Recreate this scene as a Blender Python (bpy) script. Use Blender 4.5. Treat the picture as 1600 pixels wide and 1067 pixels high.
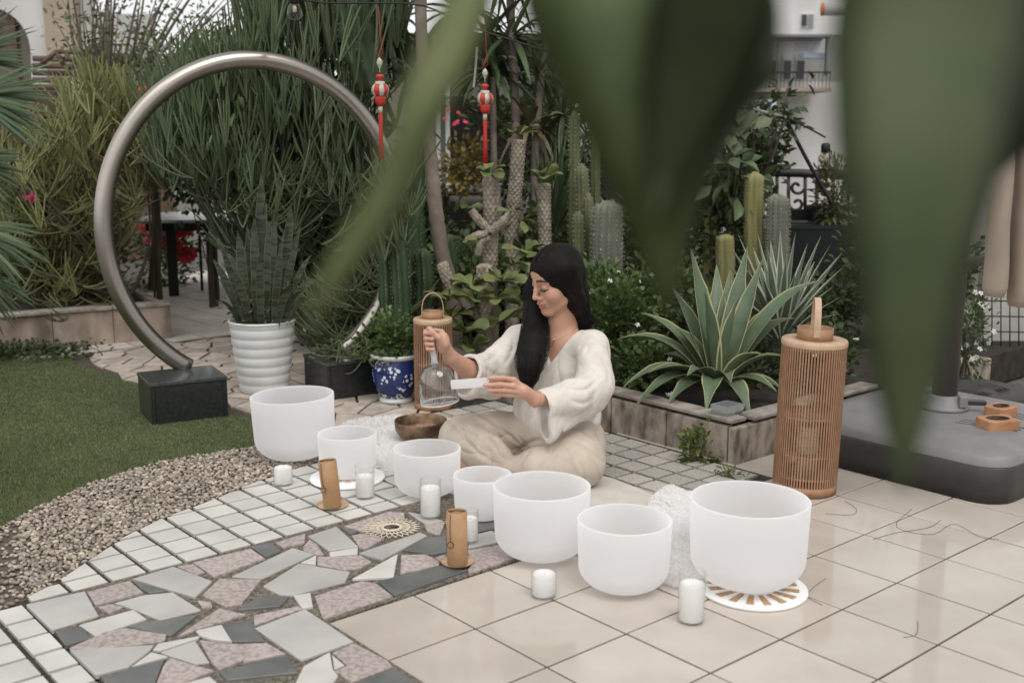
import bpy, bmesh, math, random
import numpy as np
from mathutils import Vector, Matrix
for o in list(bpy.data.objects): bpy.data.objects.remove(o)
random.seed(7); RNG = np.random.default_rng(7)
SC = bpy.context.scene; COL = SC.collection
R = math.radians
# ------------------------------------------------------------------ camera
FPX = 1710.0; PITCH = R(10.53); CAMH = 1.2
CC, SS = math.cos(PITCH), math.sin(PITCH)
cd = bpy.data.cameras.new('camera'); cam = bpy.data.objects.new('camera', cd); COL.objects.link(cam)
cam.location = (0, 0, CAMH); cam.rotation_euler = (R(90) - PITCH, 0, 0)
cd.sensor_width = 36; cd.lens = FPX / 1600 * 36; cd.clip_start = 0.02; cd.clip_end = 400
cd.dof.use_dof = True; cd.dof.focus_distance = 3.75; cd.dof.aperture_fstop = 3.5
SC.camera = cam
# ------------------------------------------------------------------ sky, sun, exposure (bright overcast)
w = bpy.data.worlds.new('World'); SC.world = w; w.use_nodes = True
nt = w.node_tree; nt.nodes.clear()
wo = nt.nodes.new('ShaderNodeOutputWorld'); wb = nt.nodes.new('ShaderNodeBackground')
sk = nt.nodes.new('ShaderNodeTexSky'); sk.sky_type = 'NISHITA'; sk.sun_disc = False
sk.sun_elevation = R(58); sk.sun_rotation = R(215); sk.air_density = 1.0; sk.dust_density = 1.5; sk.ozone_density = 1.0
hs = nt.nodes.new('ShaderNodeHueSaturation'); hs.inputs['Saturation'].default_value = 0.04
nt.links.new(sk.outputs[0], hs.inputs['Color']); nt.links.new(hs.outputs[0], wb.inputs[0]); nt.links.new(wb.outputs[0], wo.inputs[0])
wb.inputs[1].default_value = 0.13
sl = bpy.data.lights.new('sun', 'SUN'); so = bpy.data.objects.new('sun', sl); COL.objects.link(so)
sl.energy = 1.1; sl.angle = R(35); sl.color = (1, .97, .93)
so.location = (0, 0, 12); so.rotation_euler = (R(32), 0, R(35))
SC.view_settings.view_transform = 'Standard'; SC.view_settings.look = 'None'; SC.view_settings.gamma = 1
SC.view_settings.exposure = 0.58
# ------------------------------------------------------------------ survey helpers: pixel of the photograph -> point of the place
def ray(px, py):
    u = (px - 800) / FPX; v = (533.5 - py) / FPX
    return (u, CC + v * SS, -SS + v * CC)
def G(px, py, z=0.0):
    d = ray(px, py); t = (z - CAMH) / d[2]; return Vector((d[0] * t, d[1] * t, z))
def at(px, py, Y):
    d = ray(px, py); t = Y / d[1]; return Vector((d[0] * t, Y, CAMH + d[2] * t))
T = CAMH / 4.539; YAW = R(40.48); OX, OY = -.9939 * T, 10.4076 * T
E1 = (math.cos(YAW), math.sin(YAW)); E2 = (math.sin(YAW), -math.cos(YAW))
def UV(u, v): return (OX + (E1[0] * u + E2[0] * v) * T, OY + (E1[1] * u + E2[1] * v) * T)
def toUV(p):
    dx, dy = p[0] - OX, p[1] - OY
    return ((dx * E1[0] + dy * E1[1]) / T, (dx * E2[0] + dy * E2[1]) / T)
# ------------------------------------------------------------------ materials
MATS = {}
def mat(name, col, rough=.6, col2=None, scale=8, bump=0, bscale=60, metal=0, trans=0, spec=.5, var=0, translucent=0, sss=0, coords='pos', detail=4, ior=1.45, lo=.35, hi=.65, sheen=0, coat=0, bdist=.01, stretch=None):
    if name in MATS: return MATS[name]
    m = bpy.data.materials.new(name); m.use_nodes = True; MATS[name] = m
    n = m.node_tree; L = n.links.new; b = n.nodes['Principled BSDF']; out = n.nodes['Material Output']
    b.inputs['Roughness'].default_value = rough; b.inputs['Metallic'].default_value = metal
    b.inputs['Specular IOR Level'].default_value = spec; b.inputs['IOR'].default_value = ior
    b.inputs['Transmission Weight'].default_value = trans
    if sss: b.inputs['Subsurface Weight'].default_value = sss; b.inputs['Subsurface Radius'].default_value = (.02, .012, .009); b.inputs['Subsurface Scale'].default_value = .5
    if sheen: b.inputs['Sheen Weight'].default_value = sheen
    if coat: b.inputs['Coat Weight'].default_value = coat
    c = (*col, 1)
    b.inputs['Base Color'].default_value = c
    vec = None
    def getvec():
        nonlocal vec
        if vec is None:
            if coords == 'obj': vec = n.nodes.new('ShaderNodeTexCoord').outputs['Object']
            else: vec = n.nodes.new('ShaderNodeNewGeometry').outputs['Position']
            if stretch: mp = n.nodes.new('ShaderNodeMapping'); mp.inputs['Scale'].default_value = stretch; L(vec, mp.inputs['Vector']); vec = mp.outputs[0]
        return vec
    colsock = None
    if col2 is not None:
        t = n.nodes.new('ShaderNodeTexNoise'); t.inputs['Scale'].default_value = scale; t.inputs['Detail'].default_value = detail
        L(getvec(), t.inputs['Vector'])
        r = n.nodes.new('ShaderNodeValToRGB'); r.color_ramp.elements[0].position = lo; r.color_ramp.elements[1].position = hi
        r.color_ramp.elements[0].color = c; r.color_ramp.elements[1].color = (*col2, 1)
        L(t.outputs['Fac'], r.inputs['Fac']); colsock = r.outputs['Color']
    if var:
        g = n.nodes.new('ShaderNodeNewGeometry'); oi = n.nodes.new('ShaderNodeObjectInfo')
        a = n.nodes.new('ShaderNodeMath'); a.operation = 'ADD'; L(g.outputs['Random Per Island'], a.inputs[0]); L(oi.outputs['Random'], a.inputs[1])
        f = n.nodes.new('ShaderNodeMath'); f.operation = 'FRACT'; L(a.outputs[0], f.inputs[0])
        mr = n.nodes.new('ShaderNodeMapRange'); mr.inputs['To Min'].default_value = 1 - var; mr.inputs['To Max'].default_value = 1 + var; L(f.outputs[0], mr.inputs['Value'])
        h = n.nodes.new('ShaderNodeHueSaturation'); L(mr.outputs[0], h.inputs['Value'])
        mh = n.nodes.new('ShaderNodeMapRange'); mh.inputs['To Min'].default_value = .5 - .03 * var; mh.inputs['To Max'].default_value = .5 + .03 * var
        m2 = n.nodes.new('ShaderNodeMath'); m2.operation = 'MULTIPLY'; m2.inputs[1].default_value = 7.31; L(f.outputs[0], m2.inputs[0])
        m3 = n.nodes.new('ShaderNodeMath'); m3.operation = 'FRACT'; L(m2.outputs[0], m3.inputs[0]); L(m3.outputs[0], mh.inputs['Value']); L(mh.outputs[0], h.inputs['Hue'])
        if colsock: L(colsock, h.inputs['Color'])
        else: h.inputs['Color'].default_value = c
        colsock = h.outputs['Color']
    if colsock: L(colsock, b.inputs['Base Color'])
    if bump:
        t = n.nodes.new('ShaderNodeTexNoise'); t.inputs['Scale'].default_value = bscale; t.inputs['Detail'].default_value = 5; L(getvec(), t.inputs['Vector'])
        bp = n.nodes.new('ShaderNodeBump'); bp.inputs['Strength'].default_value = bump; bp.inputs['Distance'].default_value = bdist; L(t.outputs['Fac'], bp.inputs['Height']); L(bp.outputs[0], b.inputs['Normal'])
    if translucent:
        tr = n.nodes.new('ShaderNodeBsdfTranslucent'); mx = n.nodes.new('ShaderNodeMixShader'); mx.inputs[0].default_value = translucent
        if colsock: L(colsock, tr.inputs['Color'])
        else: tr.inputs['Color'].default_value = c
        L(b.outputs[0], mx.inputs[1]); L(tr.outputs[0], mx.inputs[2]); L(mx.outputs[0], out.inputs['Surface'])
    return m
# ------------------------------------------------------------------ mesh builder
class MB:
    def __init__(s): s.v = []; s.f = []; s.n = 0
    def add(s, v, f):
        v = np.asarray(v, float).reshape(-1, 3); s.v.append(v); k = s.n
        s.f.extend([tuple(i + k for i in q) for q in f]); s.n += len(v); return s
    def box(s, c, d, rz=0, ch=0):
        x, y, z = [q / 2 for q in d]
        if ch:
            P = [(-1, -1), (1, -1), (1, 1), (-1, 1)]
            lv = []
            for (zz, ix) in ((-z, ch), (-z + ch, 0), (z - ch, 0), (z, ch)):
                for a, b in P: lv.append((a * (x - ix), b * (y - ix), zz))
            F = [(3, 2, 1, 0), (12, 13, 14, 15)]
            for k in range(3):
                for i in range(4): j = (i + 1) % 4; F.append((4 * k + i, 4 * k + j, 4 * k + 4 + j, 4 * k + 4 + i))
        else:
            lv = [(a * x, b * y, e * z) for e in (-1, 1) for a, b in ((-1, -1), (1, -1), (1, 1), (-1, 1))]
            F = [(3, 2, 1, 0), (4, 5, 6, 7), (0, 1, 5, 4), (1, 2, 6, 5), (2, 3, 7, 6), (3, 0, 4, 7)]
        lv = np.array(lv); cs, sn = math.cos(rz), math.sin(rz)
        lv = np.c_[lv[:, 0] * cs - lv[:, 1] * sn, lv[:, 0] * sn + lv[:, 1] * cs, lv[:, 2]] + np.array(c)
        return s.add(lv, F)
    def prism(s, poly, z0, z1, ch=.0015):
        P = np.array([(p[0], p[1]) for p in poly], float); n = len(P)
        a = 0.5 * np.sum(P[:, 0] * np.roll(P[:, 1], -1) - np.roll(P[:, 0], -1) * P[:, 1])
        if a < 0: P = P[::-1]
        d = np.roll(P, -1, 0) - P; d /= np.linalg.norm(d, axis=1)[:, None] + 1e-9
        nrm = np.c_[-d[:, 1], d[:, 0]]; bis = nrm + np.roll(nrm, 1, 0); bis /= np.maximum(.35, (bis * nrm).sum(1))[:, None]
        Q = P + bis * ch
        v = np.r_[np.c_[P, np.full(n, z0)], np.c_[P, np.full(n, z1 - ch)], np.c_[Q, np.full(n, z1)]]
        F = [tuple(range(2 * n, 3 * n))]
        for k in range(2):
            for i in range(n): j = (i + 1) % n; F.append((k * n + i, k * n + j, k * n + n + j, k * n + n + i))
        return s.add(v, F)
    def tube(s, pts, rad, n=6, cap=True, flat=1.0):
        P = np.array([tuple(p) for p in pts], float); m = len(P)
        rad = np.full(m, rad) if np.isscalar(rad) else np.asarray(rad, float)
        t = np.gradient(P, axis=0); t /= np.linalg.norm(t, axis=1)[:, None] + 1e-12
        ref = np.array([0, 0, 1.]) if abs(t[0, 2]) < .9 else np.array([1., 0, 0])
        A = np.zeros_like(P); x = np.cross(ref, t[0]); x /= np.linalg.norm(x)
        for i in range(m):
            x = x - t[i] * (x @ t[i]); x /= np.linalg.norm(x) + 1e-12; A[i] = x
        B = np.cross(t, A); an = np.arange(n) * 2 * math.pi / n
        v = P[:, None] + rad[:, None, None] * (np.cos(an)[None, :, None] * A[:, None] + flat * np.sin(an)[None, :, None] * B[:, None])
        F = [(i * n + k, i * n + (k + 1) % n, (i + 1) * n + (k + 1) % n, (i + 1) * n + k) for i in range(m - 1) for k in range(n)]
        if cap: F += [tuple(range(n - 1, -1, -1)), tuple((m - 1) * n + k for k in range(n))]
        return s.add(v.reshape(-1, 3), F)
    def lathe(s, prof, c=(0, 0, 0), n=32, sx=1, sy=1):
        prof = [(max(r, 0), z) for r, z in prof]; m = len(prof); an = np.arange(n) * 2 * math.pi / n
        v = np.array([(r * math.cos(a) * sx + c[0], r * math.sin(a) * sy + c[1], z + c[2]) for r, z in prof for a in an])
        F = [(i * n + k, i * n + (k + 1) % n, (i + 1) * n + (k + 1) % n, (i + 1) * n + k) for i in range(m - 1) for k in range(n)]
        if prof[0][0] > 1e-5: F.append(tuple(range(n - 1, -1, -1)))
        if prof[-1][0] > 1e-5 and prof[-1] != prof[0]: F.append(tuple((m - 1) * n + k for k in range(n)))
        return s.add(v, F)
    def strip(s, pts, widths, up, fold=.25, nrm=None):
        """blade along pts; widths = half widths; up = side vector (per point or one); V-fold; two-sided single sheet"""
        P = np.array([tuple(p) for p in pts], float); m = len(P); W = np.asarray(widths, float)
        t = np.gradient(P, axis=0); t /= np.linalg.norm(t, axis=1)[:, None] + 1e-12
        side = np.broadcast_to(np.array(up, float), P.shape).copy(); side -= t * (side * t).sum(1)[:, None]; side /= np.linalg.norm(side, axis=1)[:, None] + 1e-12
        nn = np.cross(side, t)
        v = np.stack([P - side * W[:, None] + nn * W[:, None] * fold, P, P + side * W[:, None] + nn * W[:, None] * fold], 1).reshape(-1, 3)
        F = []
        for i in range(m - 1): a = 3 * i; F += [(a, a + 1, a + 4, a + 3), (a + 1, a + 2, a + 5, a + 4)]
        return s.add(v, F)
    def mesh(s, name, smooth=True):
        me = bpy.data.meshes.new(name); V = np.concatenate(s.v) if s.v else np.zeros((0, 3))
        fast_mesh(me, V, s.f, smooth); return me
    def build(s, name, m, parent=None, smooth=True, loc=None, kind=None):
        return obj(name, s.mesh(name, smooth), m, parent, loc, kind)
def fast_mesh(me, V, F, smooth=True):
    nF = len(F); ln = np.fromiter((len(f) for f in F), np.int32, nF) if not isinstance(F, np.ndarray) else np.full(nF, F.shape[1], np.int32)
    idx = np.fromiter((i for f in F for i in f), np.int32, int(ln.sum())) if not isinstance(F, np.ndarray) else F.astype(np.int32).ravel()
    me.vertices.add(len(V)); me.vertices.foreach_set('co', np.asarray(V, np.float32).ravel())
    me.loops.add(len(idx)); me.loops.foreach_set('vertex_index', idx)
    me.polygons.add(nF); st = np.zeros(nF, np.int32); st[1:] = np.cumsum(ln)[:-1]
    me.polygons.foreach_set('loop_start', st)
    me.polygons.foreach_set('use_smooth', np.full(nF, smooth, bool)); me.update(calc_edges=True); me.validate()
def obj(name, me, m=None, parent=None, loc=None, kind=None):
    o = bpy.data.objects.new(name, me); COL.objects.link(o)
    if m is not None and me is not None and len(me.materials) == 0: me.materials.append(m)
    if parent is not None:
        o.parent = parent
        if loc is None: o.matrix_parent_inverse = (Matrix.Translation(parent.location) @ parent.rotation_euler.to_matrix().to_4x4()).inverted()
    if loc is not None: o.location = loc
    if kind: o['kind'] = kind
    return o
def tag(o, label, cat, group=None):
    o['label'] = label; o['category'] = cat
    if group: o['group'] = group
    return o
def thing(name, label, cat, loc=(0, 0, 0), group=None, rz=0):
    o = bpy.data.objects.new(name, None); COL.objects.link(o); o.location = loc; o.rotation_euler = (0, 0, rz); o.empty_display_size = .1
    return tag(o, label, cat, group)
def struct(o): o['kind'] = 'structure'; return o
def bez(a, b, c, n=8, d=None):
    t = np.linspace(0, 1, n)[:, None]; a, b, c = [np.array(tuple(q), float) for q in (a, b, c)]
    if d is None: return (1 - t) ** 2 * a + 2 * t * (1 - t) * b + t ** 2 * c
    d = np.array(tuple(d), float)
    return (1 - t) ** 3 * a + 3 * t * (1 - t) ** 2 * b + 3 * t * t * (1 - t) * c + t ** 3 * d
def smoothpath(pts, n=24):
    P = np.array([tuple(p) for p in pts], float); m = len(P); out = []
    for tt in np.linspace(0, m - 1, n):
        i = min(int(tt), m - 2); f = tt - i; p0, p1, p2, p3 = P[max(i - 1, 0)], P[i], P[i + 1], P[min(i + 2, m - 1)]
        out.append(.5 * ((2 * p1) + (-p0 + p2) * f + (2 * p0 - 5 * p1 + 4 * p2 - p3) * f * f + (-p0 + 3 * p1 - 3 * p2 + p3) * f ** 3))
    return np.array(out)
def inpoly(x, y, P):
    c = False; j = len(P) - 1
    for i in range(len(P)):
        if (P[i][1] > y) != (P[j][1] > y) and x < (P[j][0] - P[i][0]) * (y - P[i][1]) / (P[j][1] - P[i][1]) + P[i][0]: c = not c
        j = i
    return c
def inpoly_np(X, Y, P):
    c = np.zeros(len(X), bool); j = len(P) - 1
    for i in range(len(P)):
        a, b = P[i], P[j]
        if a[1] != b[1]: c ^= ((a[1] > Y) != (b[1] > Y)) & (X < (b[0] - a[0]) * (Y - a[1]) / (b[1] - a[1]) + a[0])
        j = i
    return c
def clip(poly, nx, ny, d):
    out = []
    for i in range(len(poly)):
        a, b = poly[i], poly[(i + 1) % len(poly)]; da = a[0] * nx + a[1] * ny - d; db = b[0] * nx + b[1] * ny - d
        if da <= 0: out.append(a)
        if da * db < 0: t = da / (da - db); out.append((a[0] + (b[0] - a[0]) * t, a[1] + (b[1] - a[1]) * t))
    return out
def voronoi(seeds, bound, gap):
    cells = []
    for i, p in enumerate(seeds):
        c = list(bound)
        for j in sorted(range(len(seeds)), key=lambda j: (seeds[j][0] - p[0]) ** 2 + (seeds[j][1] - p[1]) ** 2)[1:16]:
            q = seeds[j]; dx, dy = q[0] - p[0], q[1] - p[1]; l = math.hypot(dx, dy); nx, ny = dx / l, dy / l
            c = clip(c, nx, ny, nx * (p[0] + q[0]) / 2 + ny * (p[1] + q[1]) / 2 - gap / 2)
            if len(c) < 3: break
        if len(c) >= 3: cells.append(c)
    return cells

def multi_tubes(P, Rd, n=4):
    """P (N,m,3), Rd (N,m): many thin tubes at once -> V, F"""
    P = np.asarray(P, float); N, m, _ = P.shape; t = np.gradient(P, axis=1); t /= np.linalg.norm(t, axis=2, keepdims=True) + 1e-12
    ref = np.where(np.abs(t[:, m // 2, 2:3]) < .8, np.array([[0, 0, 1.]]), np.array([[1., .2, 0]]))[:, None, :]
    A = np.cross(np.broadcast_to(ref, t.shape), t); A /= np.linalg.norm(A, axis=2, keepdims=True) + 1e-12; B = np.cross(t, A)
    an = np.arange(n) * 2 * math.pi / n; Rd = np.broadcast_to(np.asarray(Rd, float), (N, m))
    V = P[:, :, None] + Rd[:, :, None, None] * (np.cos(an)[:, None] * A[:, :, None] + np.sin(an)[:, None] * B[:, :, None])
    i, k = np.meshgrid(np.arange(m - 1), np.arange(n), indexing='ij'); q = np.stack([i * n + k, i * n + (k + 1) % n, (i + 1) * n + (k + 1) % n, (i + 1) * n + k], -1).reshape(-1, 4)
    F = (np.arange(N)[:, None, None] * (m * n) + q[None]).reshape(-1, 4); return V.reshape(-1, 3), F
def leaves_mesh(name, C, D, L, W, m, parent=None, kind='stuff', fold=.35, seg=1):
    """many folded leaves: C base points (N,3), D directions, L lengths, W half widths"""
    C = np.asarray(C, float); N = len(C); D = D / (np.linalg.norm(D, axis=1)[:, None] + 1e-9); s = np.cross(D, np.c_[RNG.normal(0, .5, (N, 2)), np.ones(N)]); s /= np.linalg.norm(s, axis=1)[:, None] + 1e-9
    nn = np.cross(s, D); L = np.broadcast_to(L, N)[:, None]; W = np.broadcast_to(W, N)[:, None]
    q = C + D * L * .45; tip = C + D * L - nn * L * .12
    V = np.stack([C, q - s * W + nn * W * fold, tip, q + s * W + nn * W * fold, q + D * L * .28 - s * W * .72 + nn * W * fold * .6, q + D * L * .28 + s * W * .72 + nn * W * fold * .6], 1).reshape(-1, 3)
    b = np.arange(N)[:, None] * 6
    F = np.concatenate([b + np.array([[0, 1, 4, 2]]), b + np.array([[0, 2, 5, 3]])])
    me = bpy.data.meshes.new(name); fast_mesh(me, V, F); return obj(name, me, m, parent, kind=kind)
def cloudpts(c, r, n, shell=.5, clusters=0, cr=.25):
    """points in an ellipsoid biased to its outside, clumped; returns points and outward directions"""
    d = RNG.normal(0, 1, (n, 3)); d /= np.linalg.norm(d, axis=1)[:, None]; rad = (shell + (1 - shell) * RNG.random(n)) ** .6
    p = d * rad[:, None]
    if clusters:
        k = RNG.normal(0, 1, (clusters, 3)); k /= np.linalg.norm(k, axis=1)[:, None]; k *= (RNG.random(clusters) ** .45)[:, None]
        p = k[RNG.integers(0, clusters, n)] + RNG.normal(0, cr, (n, 3)); d = p + RNG.normal(0, .35, (n, 3)); d /= np.linalg.norm(d, axis=1)[:, None] + 1e-9
    return np.array(tuple(c)) + p * np.array(r), d

def orient(ax):
    """rotation with local z along ax and local y pointing away from the viewer's side of the terrace"""
    z = Vector(ax).normalized(); x = Vector((1, 0, 0)); x = (x - z * x.dot(z)).normalized(); y = z.cross(x); return Matrix((x, y, z)).transposed().to_euler()
def band(P, N, w, th):
    P = np.array(P, float); m = len(P); N = np.array(N, float); t = np.gradient(P, axis=0); t /= np.linalg.norm(t, axis=1)[:, None]; n = np.cross(t, N); mb = MB()
    v = np.stack([P - N * w - n * th, P + N * w - n * th, P + N * w + n * th, P - N * w + n * th], 1).reshape(-1, 3)
    return mb.add(v, [(i * 4 + k, i * 4 + (k + 1) % 4, i * 4 + 4 + (k + 1) % 4, i * 4 + 4 + k) for i in range(m - 1) for k in range(4)] + [(3, 2, 1, 0), (4 * m - 4, 4 * m - 3, 4 * m - 2, 4 * m - 1)])
# ================================================================== THE SETTING: ground, floors, lawn, pebbles
GM = mat('mortar', (.16, .15, .13), .95, (.09, .085, .075), 30, bump=.4, bscale=300)
mg = MB(); mg.add([(-150, -60, -.035), (150, -60, -.035), (150, 240, -.035), (-150, 240, -.035)], [(0, 1, 2, 3)])
struct(mg.build('ground', GM, smooth=False))
# --- big glazed tiles -------------------------------------------------
TILE = mat('glazed_tile', (.53, .475, .415), .08, (.46, .405, .35), 4, bump=.012, bscale=7, var=.06, detail=8, spec=.5)
JOINT = mat('tile_joint', (.035, .029, .025), .9, (.09, .075, .06), 14)
def uvpoly(L): return [UV(*p) for p in L]
tf = MB(); tf.prism(uvpoly([(-1, 0.0), (-1, 7), (13, 7), (13, -3), (5.9, -3), (5.9, 0.0)]), -.033, -.004, 0)
tile_floor = struct(tf.build('tile_floor', JOINT, smooth=False))
me = MB().box((0, 0, -.008), (T - .0066, T - .0066, .016), ch=.0012).mesh('tile', False); me.materials.append(TILE)
half = MB(); tiles_n = 0
for i in range(-1, 12):
    for j in range(-3, 6):
        if j < 0 and i < 6: continue
        x, y = UV(i + .5, j + .5)
        px = 800 + FPX * x / (y * CC + CAMH * SS) if y > .3 else 9999
        if y < .9 or px > 2100 or px < -300: continue
        o = obj('tile', me, TILE, tile_floor, (x, y, RNG.uniform(-.0006, .0006))); o.rotation_euler = (RNG.normal(0, .0012), RNG.normal(0, .0012), YAW)
# --- lawn / pebble / small tile outlines ------------------------------
lawn_edge = [(-260, 900), (-120, 868), (0, 826), (50, 798), (110, 770), (180, 742), (250, 722), (330, 708), (400, 699), (450, 692), (480, 680)]
peb_edge = [(-260, 1040), (-120, 1010), (0, 952), (50, 931), (100, 903), (150, 868), (200, 836), (260, 808), (320, 786), (380, 762), (430, 744), (490, 725), (540, 706)]
lawn_far = [(480, 672), (395, 655), (369, 650), (300, 632), (200, 594), (140, 578), (118, 566), (105, 558), (0, 558), (-300, 552)]
LAWN = [tuple(G(*p)[:2]) for p in lawn_edge + lawn_far]
PEB = [tuple(G(*p)[:2]) for p in lawn_edge] + [tuple(G(*p)[:2]) for p in reversed(peb_edge)]
SOIL = mat('soil', (.045, .035, .025), .95, (.02, .016, .012), 20, bump=.5, bscale=120)
# lawn
TURF = mat('turf_base', (.06, .08, .03), .95, (.04, .06, .022), 3)
lb = MB(); lb.prism(LAWN, -.033, -.001, 0); lawn = struct(lb.build('lawn', TURF, smooth=False))
BL = mat('turf_blade', (.16, .185, .08), .6, (.12, .148, .06), 2.2, var=.32, translucent=.2)
xs = np.array([p[0] for p in LAWN]); ys = np.array([p[1] for p in LAWN])
X = RNG.uniform(-2.9, xs.max(), 260000); Y = RNG.uniform(ys.min(), ys.max(), 260000)
k = inpoly_np(X, Y, LAWN) & (X / Y > -.54) & (RNG.random(len(X)) < np.clip((4.3 / Y) ** 2, .3, 1)); X, Y = X[k], Y[k]
n = len(X); a = RNG.uniform(0, 2 * math.pi, n); h = RNG.uniform(.006, .013, n) * (.85 + .3 * np.sin(X * 3 + Y * 2)); l = RNG.normal(0, .005, (n, 2)); wd = .0011 * np.clip(Y / 3.2, 1, 2.2)
V = np.stack([np.c_[X - wd * np.cos(a), Y - wd * np.sin(a), np.full(n, -.001)], np.c_[X + wd * np.cos(a), Y + wd * np.sin(a), np.full(n, -.001)], np.c_[X + l[:, 0], Y + l[:, 1], h]], 1).reshape(-1, 3)
me = bpy.data.meshes.new('grass'); fast_mesh(me, V, np.arange(3 * n).reshape(-1, 3))
g = obj('grass', me, BL, kind='stuff'); tag(g, 'short dark green turf grass covering the lawn', 'grass')
# pebbles
PM = mat('pebble', (.42, .355, .285), .5, (.21, .175, .14), 35, var=.5, spec=.45)
PB = mat('pebble_mortar', (.13, .105, .08), .95, (.075, .06, .045), 60)
pb = MB(); pb.prism(PEB, -.033, -.003, 0); pebble_bed = struct(pb.build('pebble_bed', PB, smooth=False))
pmesh = []
for q in range(7):
    m = MB(); m.lathe([(0, -1), (.62, -.72), (.97, -.1), (.8, .58), (.35, .93), (0, 1)], n=7)
    v = m.v[0]; v = v * (1 + .12 * np.sin(v[:, [1, 2, 0]] * (2 + q * .7) + q)); m.v[0] = v; pmesh.append(m)
pl = []
pts = []
cell = .0095
seen = {}
area_x = (min(p[0] for p in PEB), max(p[0] for p in PEB)); area_y = (min(p[1] for p in PEB), max(p[1] for p in PEB))
for _ in range(45000):
    x, y = random.uniform(max(area_x[0], -1.95), area_x[1]), random.uniform(*area_y)
    if not inpoly(x, y, PEB): continue
    kx, ky = int(x / cell), int(y / cell)
    if any(math.hypot(x - q[0], y - q[1]) < .0094 for i in (-1, 0, 1) for j in (-1, 0, 1) for q in seen.get((kx + i, ky + j), ())): continue
    seen.setdefault((kx, ky), []).append((x, y)); pts.append((x, y))
pts.sort(key=lambda p: p[1])
bulk = MB(); shared = []
for q in range(7): mm = pmesh[q].mesh('pebble'); mm.materials.append(PM); shared.append(mm)
nb = 0
for x, y in pts:
    ln = random.uniform(.0062, .0112); wd = ln * random.uniform(.55, .78); hh = wd * random.uniform(.7, .95)
    rz = random.gauss(.5, .9); tilt = random.gauss(0, .35); q = random.randrange(7)
    vis = x / y > -.475
    if nb < 300 and vis:
        o = obj('pebble', shared[q], PM, pebble_bed, (x, y, random.uniform(.0, .005))); o.scale = (ln, wd, hh); o.rotation_euler = (tilt, random.gauss(0, .35), rz); nb += 1
    elif vis or random.random() < .5:
        M = np.array(Matrix.Rotation(rz, 3, 'Z') @ Matrix.Rotation(tilt, 3, 'X')) @ np.diag([ln, wd, hh])
        bulk.add(pmesh[q].v[0] @ M.T + (x, y, random.uniform(0, .005)), pmesh[q].f)
bulk.build('pebbles', PM, pebble_bed, kind='stuff')
# --- small tiles -------------------------------------------------------
PT = .406
SM = mat('small_tile', (.59, .575, .53), .5, (.5, .485, .445), 7, bump=.1, bscale=250, var=.07)
SM2 = mat('small_tile_rough', (.46, .435, .39), .62, (.32, .3, .265), 150, bump=.25, bscale=350, var=.14, detail=2)
GR = mat('dark_grout', (.03, .026, .022), .95, (.06, .052, .042), 40)
sb = MB(); sb.prism(uvpoly([(-7, -2.28), (-7, 5), (-1.02, 5), (-1.02, 0), (5.88, 0), (6.25, -.1), (6.25, -6.2), (2, -9), (-3, -6)]), -.034, -.006, 0)
small_floor = struct(sb.build('paving', GR, smooth=False))
NOT = [PEB, LAWN]
def tile_at(u0, v0, u1, v1, m, zt=.004):
    g = .028
    poly = uvpoly([(u0 + g, v0 + g), (u1 - g, v0 + g), (u1 - g, v1 - g), (u0 + g, v1 - g)])
    cx, cy = sum(p[0] for p in poly) / 4, sum(p[1] for p in poly) / 4
    bad = lambda q: inpoly(q[0], q[1], PEB) or inpoly(q[0], q[1], LAWN)
    if any(bad(p) for p in poly):      # cut to the curved edge of the pebble bed
        fine = []
        for i in range(4):
            p, q = poly[i], poly[(i + 1) % 4]
            fine += [(p[0] + (q[0] - p[0]) * k / 14, p[1] + (q[1] - p[1]) * k / 14) for k in range(14)]
        ok = [not bad(p) for p in fine]; n = len(fine)
        poly = [fine[i] for i in range(n) if ok[i] and (i % 14 == 0 or not ok[i - 1] or not ok[(i + 1) % n])]
        if len(poly) < 3 or sum(ok) < 12: return
        cx, cy = sum(p[0] for p in poly) / len(poly), sum(p[1] for p in poly) / len(poly)
    z = zt + RNG.uniform(-.0012, .0012)
    MB().prism([(p[0] - cx, p[1] - cy) for p in poly], -.012, 0, .0012).build('tile', m, small_floor, False, (cx, cy, z))
us = [.23 + PT * k for k in range(-9, 15)]
vs = [-.57 - PT * k for k in range(-1, 14)]
for i in range(len(us) - 1):
    for j in range(len(vs) - 1):
        u0, u1, v1, v0 = us[i], us[i + 1], vs[j], vs[j + 1]
        if v1 <= -2.5 or (u0 >= 2.5 and v1 <= 0.0 and u1 < 6.15):
            if u0 < -3.1 or u1 > 6.2: continue
            if u0 < 2.5 and v1 < -2.5 and v0 < -6.3: continue
            if u0 > 1.4 and v0 < -5.5 and u0 < 3.2: continue
            tile_at(u0, v0, u1, v1, SM if (u0 < 2.9 and v1 > -5) else SM2)
for i in range(len(us) - 1):           # three-quarter row along the crazy paving
    if -3.1 < us[i] < 2.4: tile_at(us[i], -2.605, us[i + 1], -2.29, SM)
for u0, u1 in ((-3.38, -3.07), (-3.79, -3.385), (-4.2, -3.795), (-4.6, -4.2), (-5.0, -4.6)):   # the border band
    for k in range(0, 12):
        v0 = -2.31 + PT * (k - 0) ; tile_at(u0, v0, u1, v0 + PT, SM)
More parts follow.
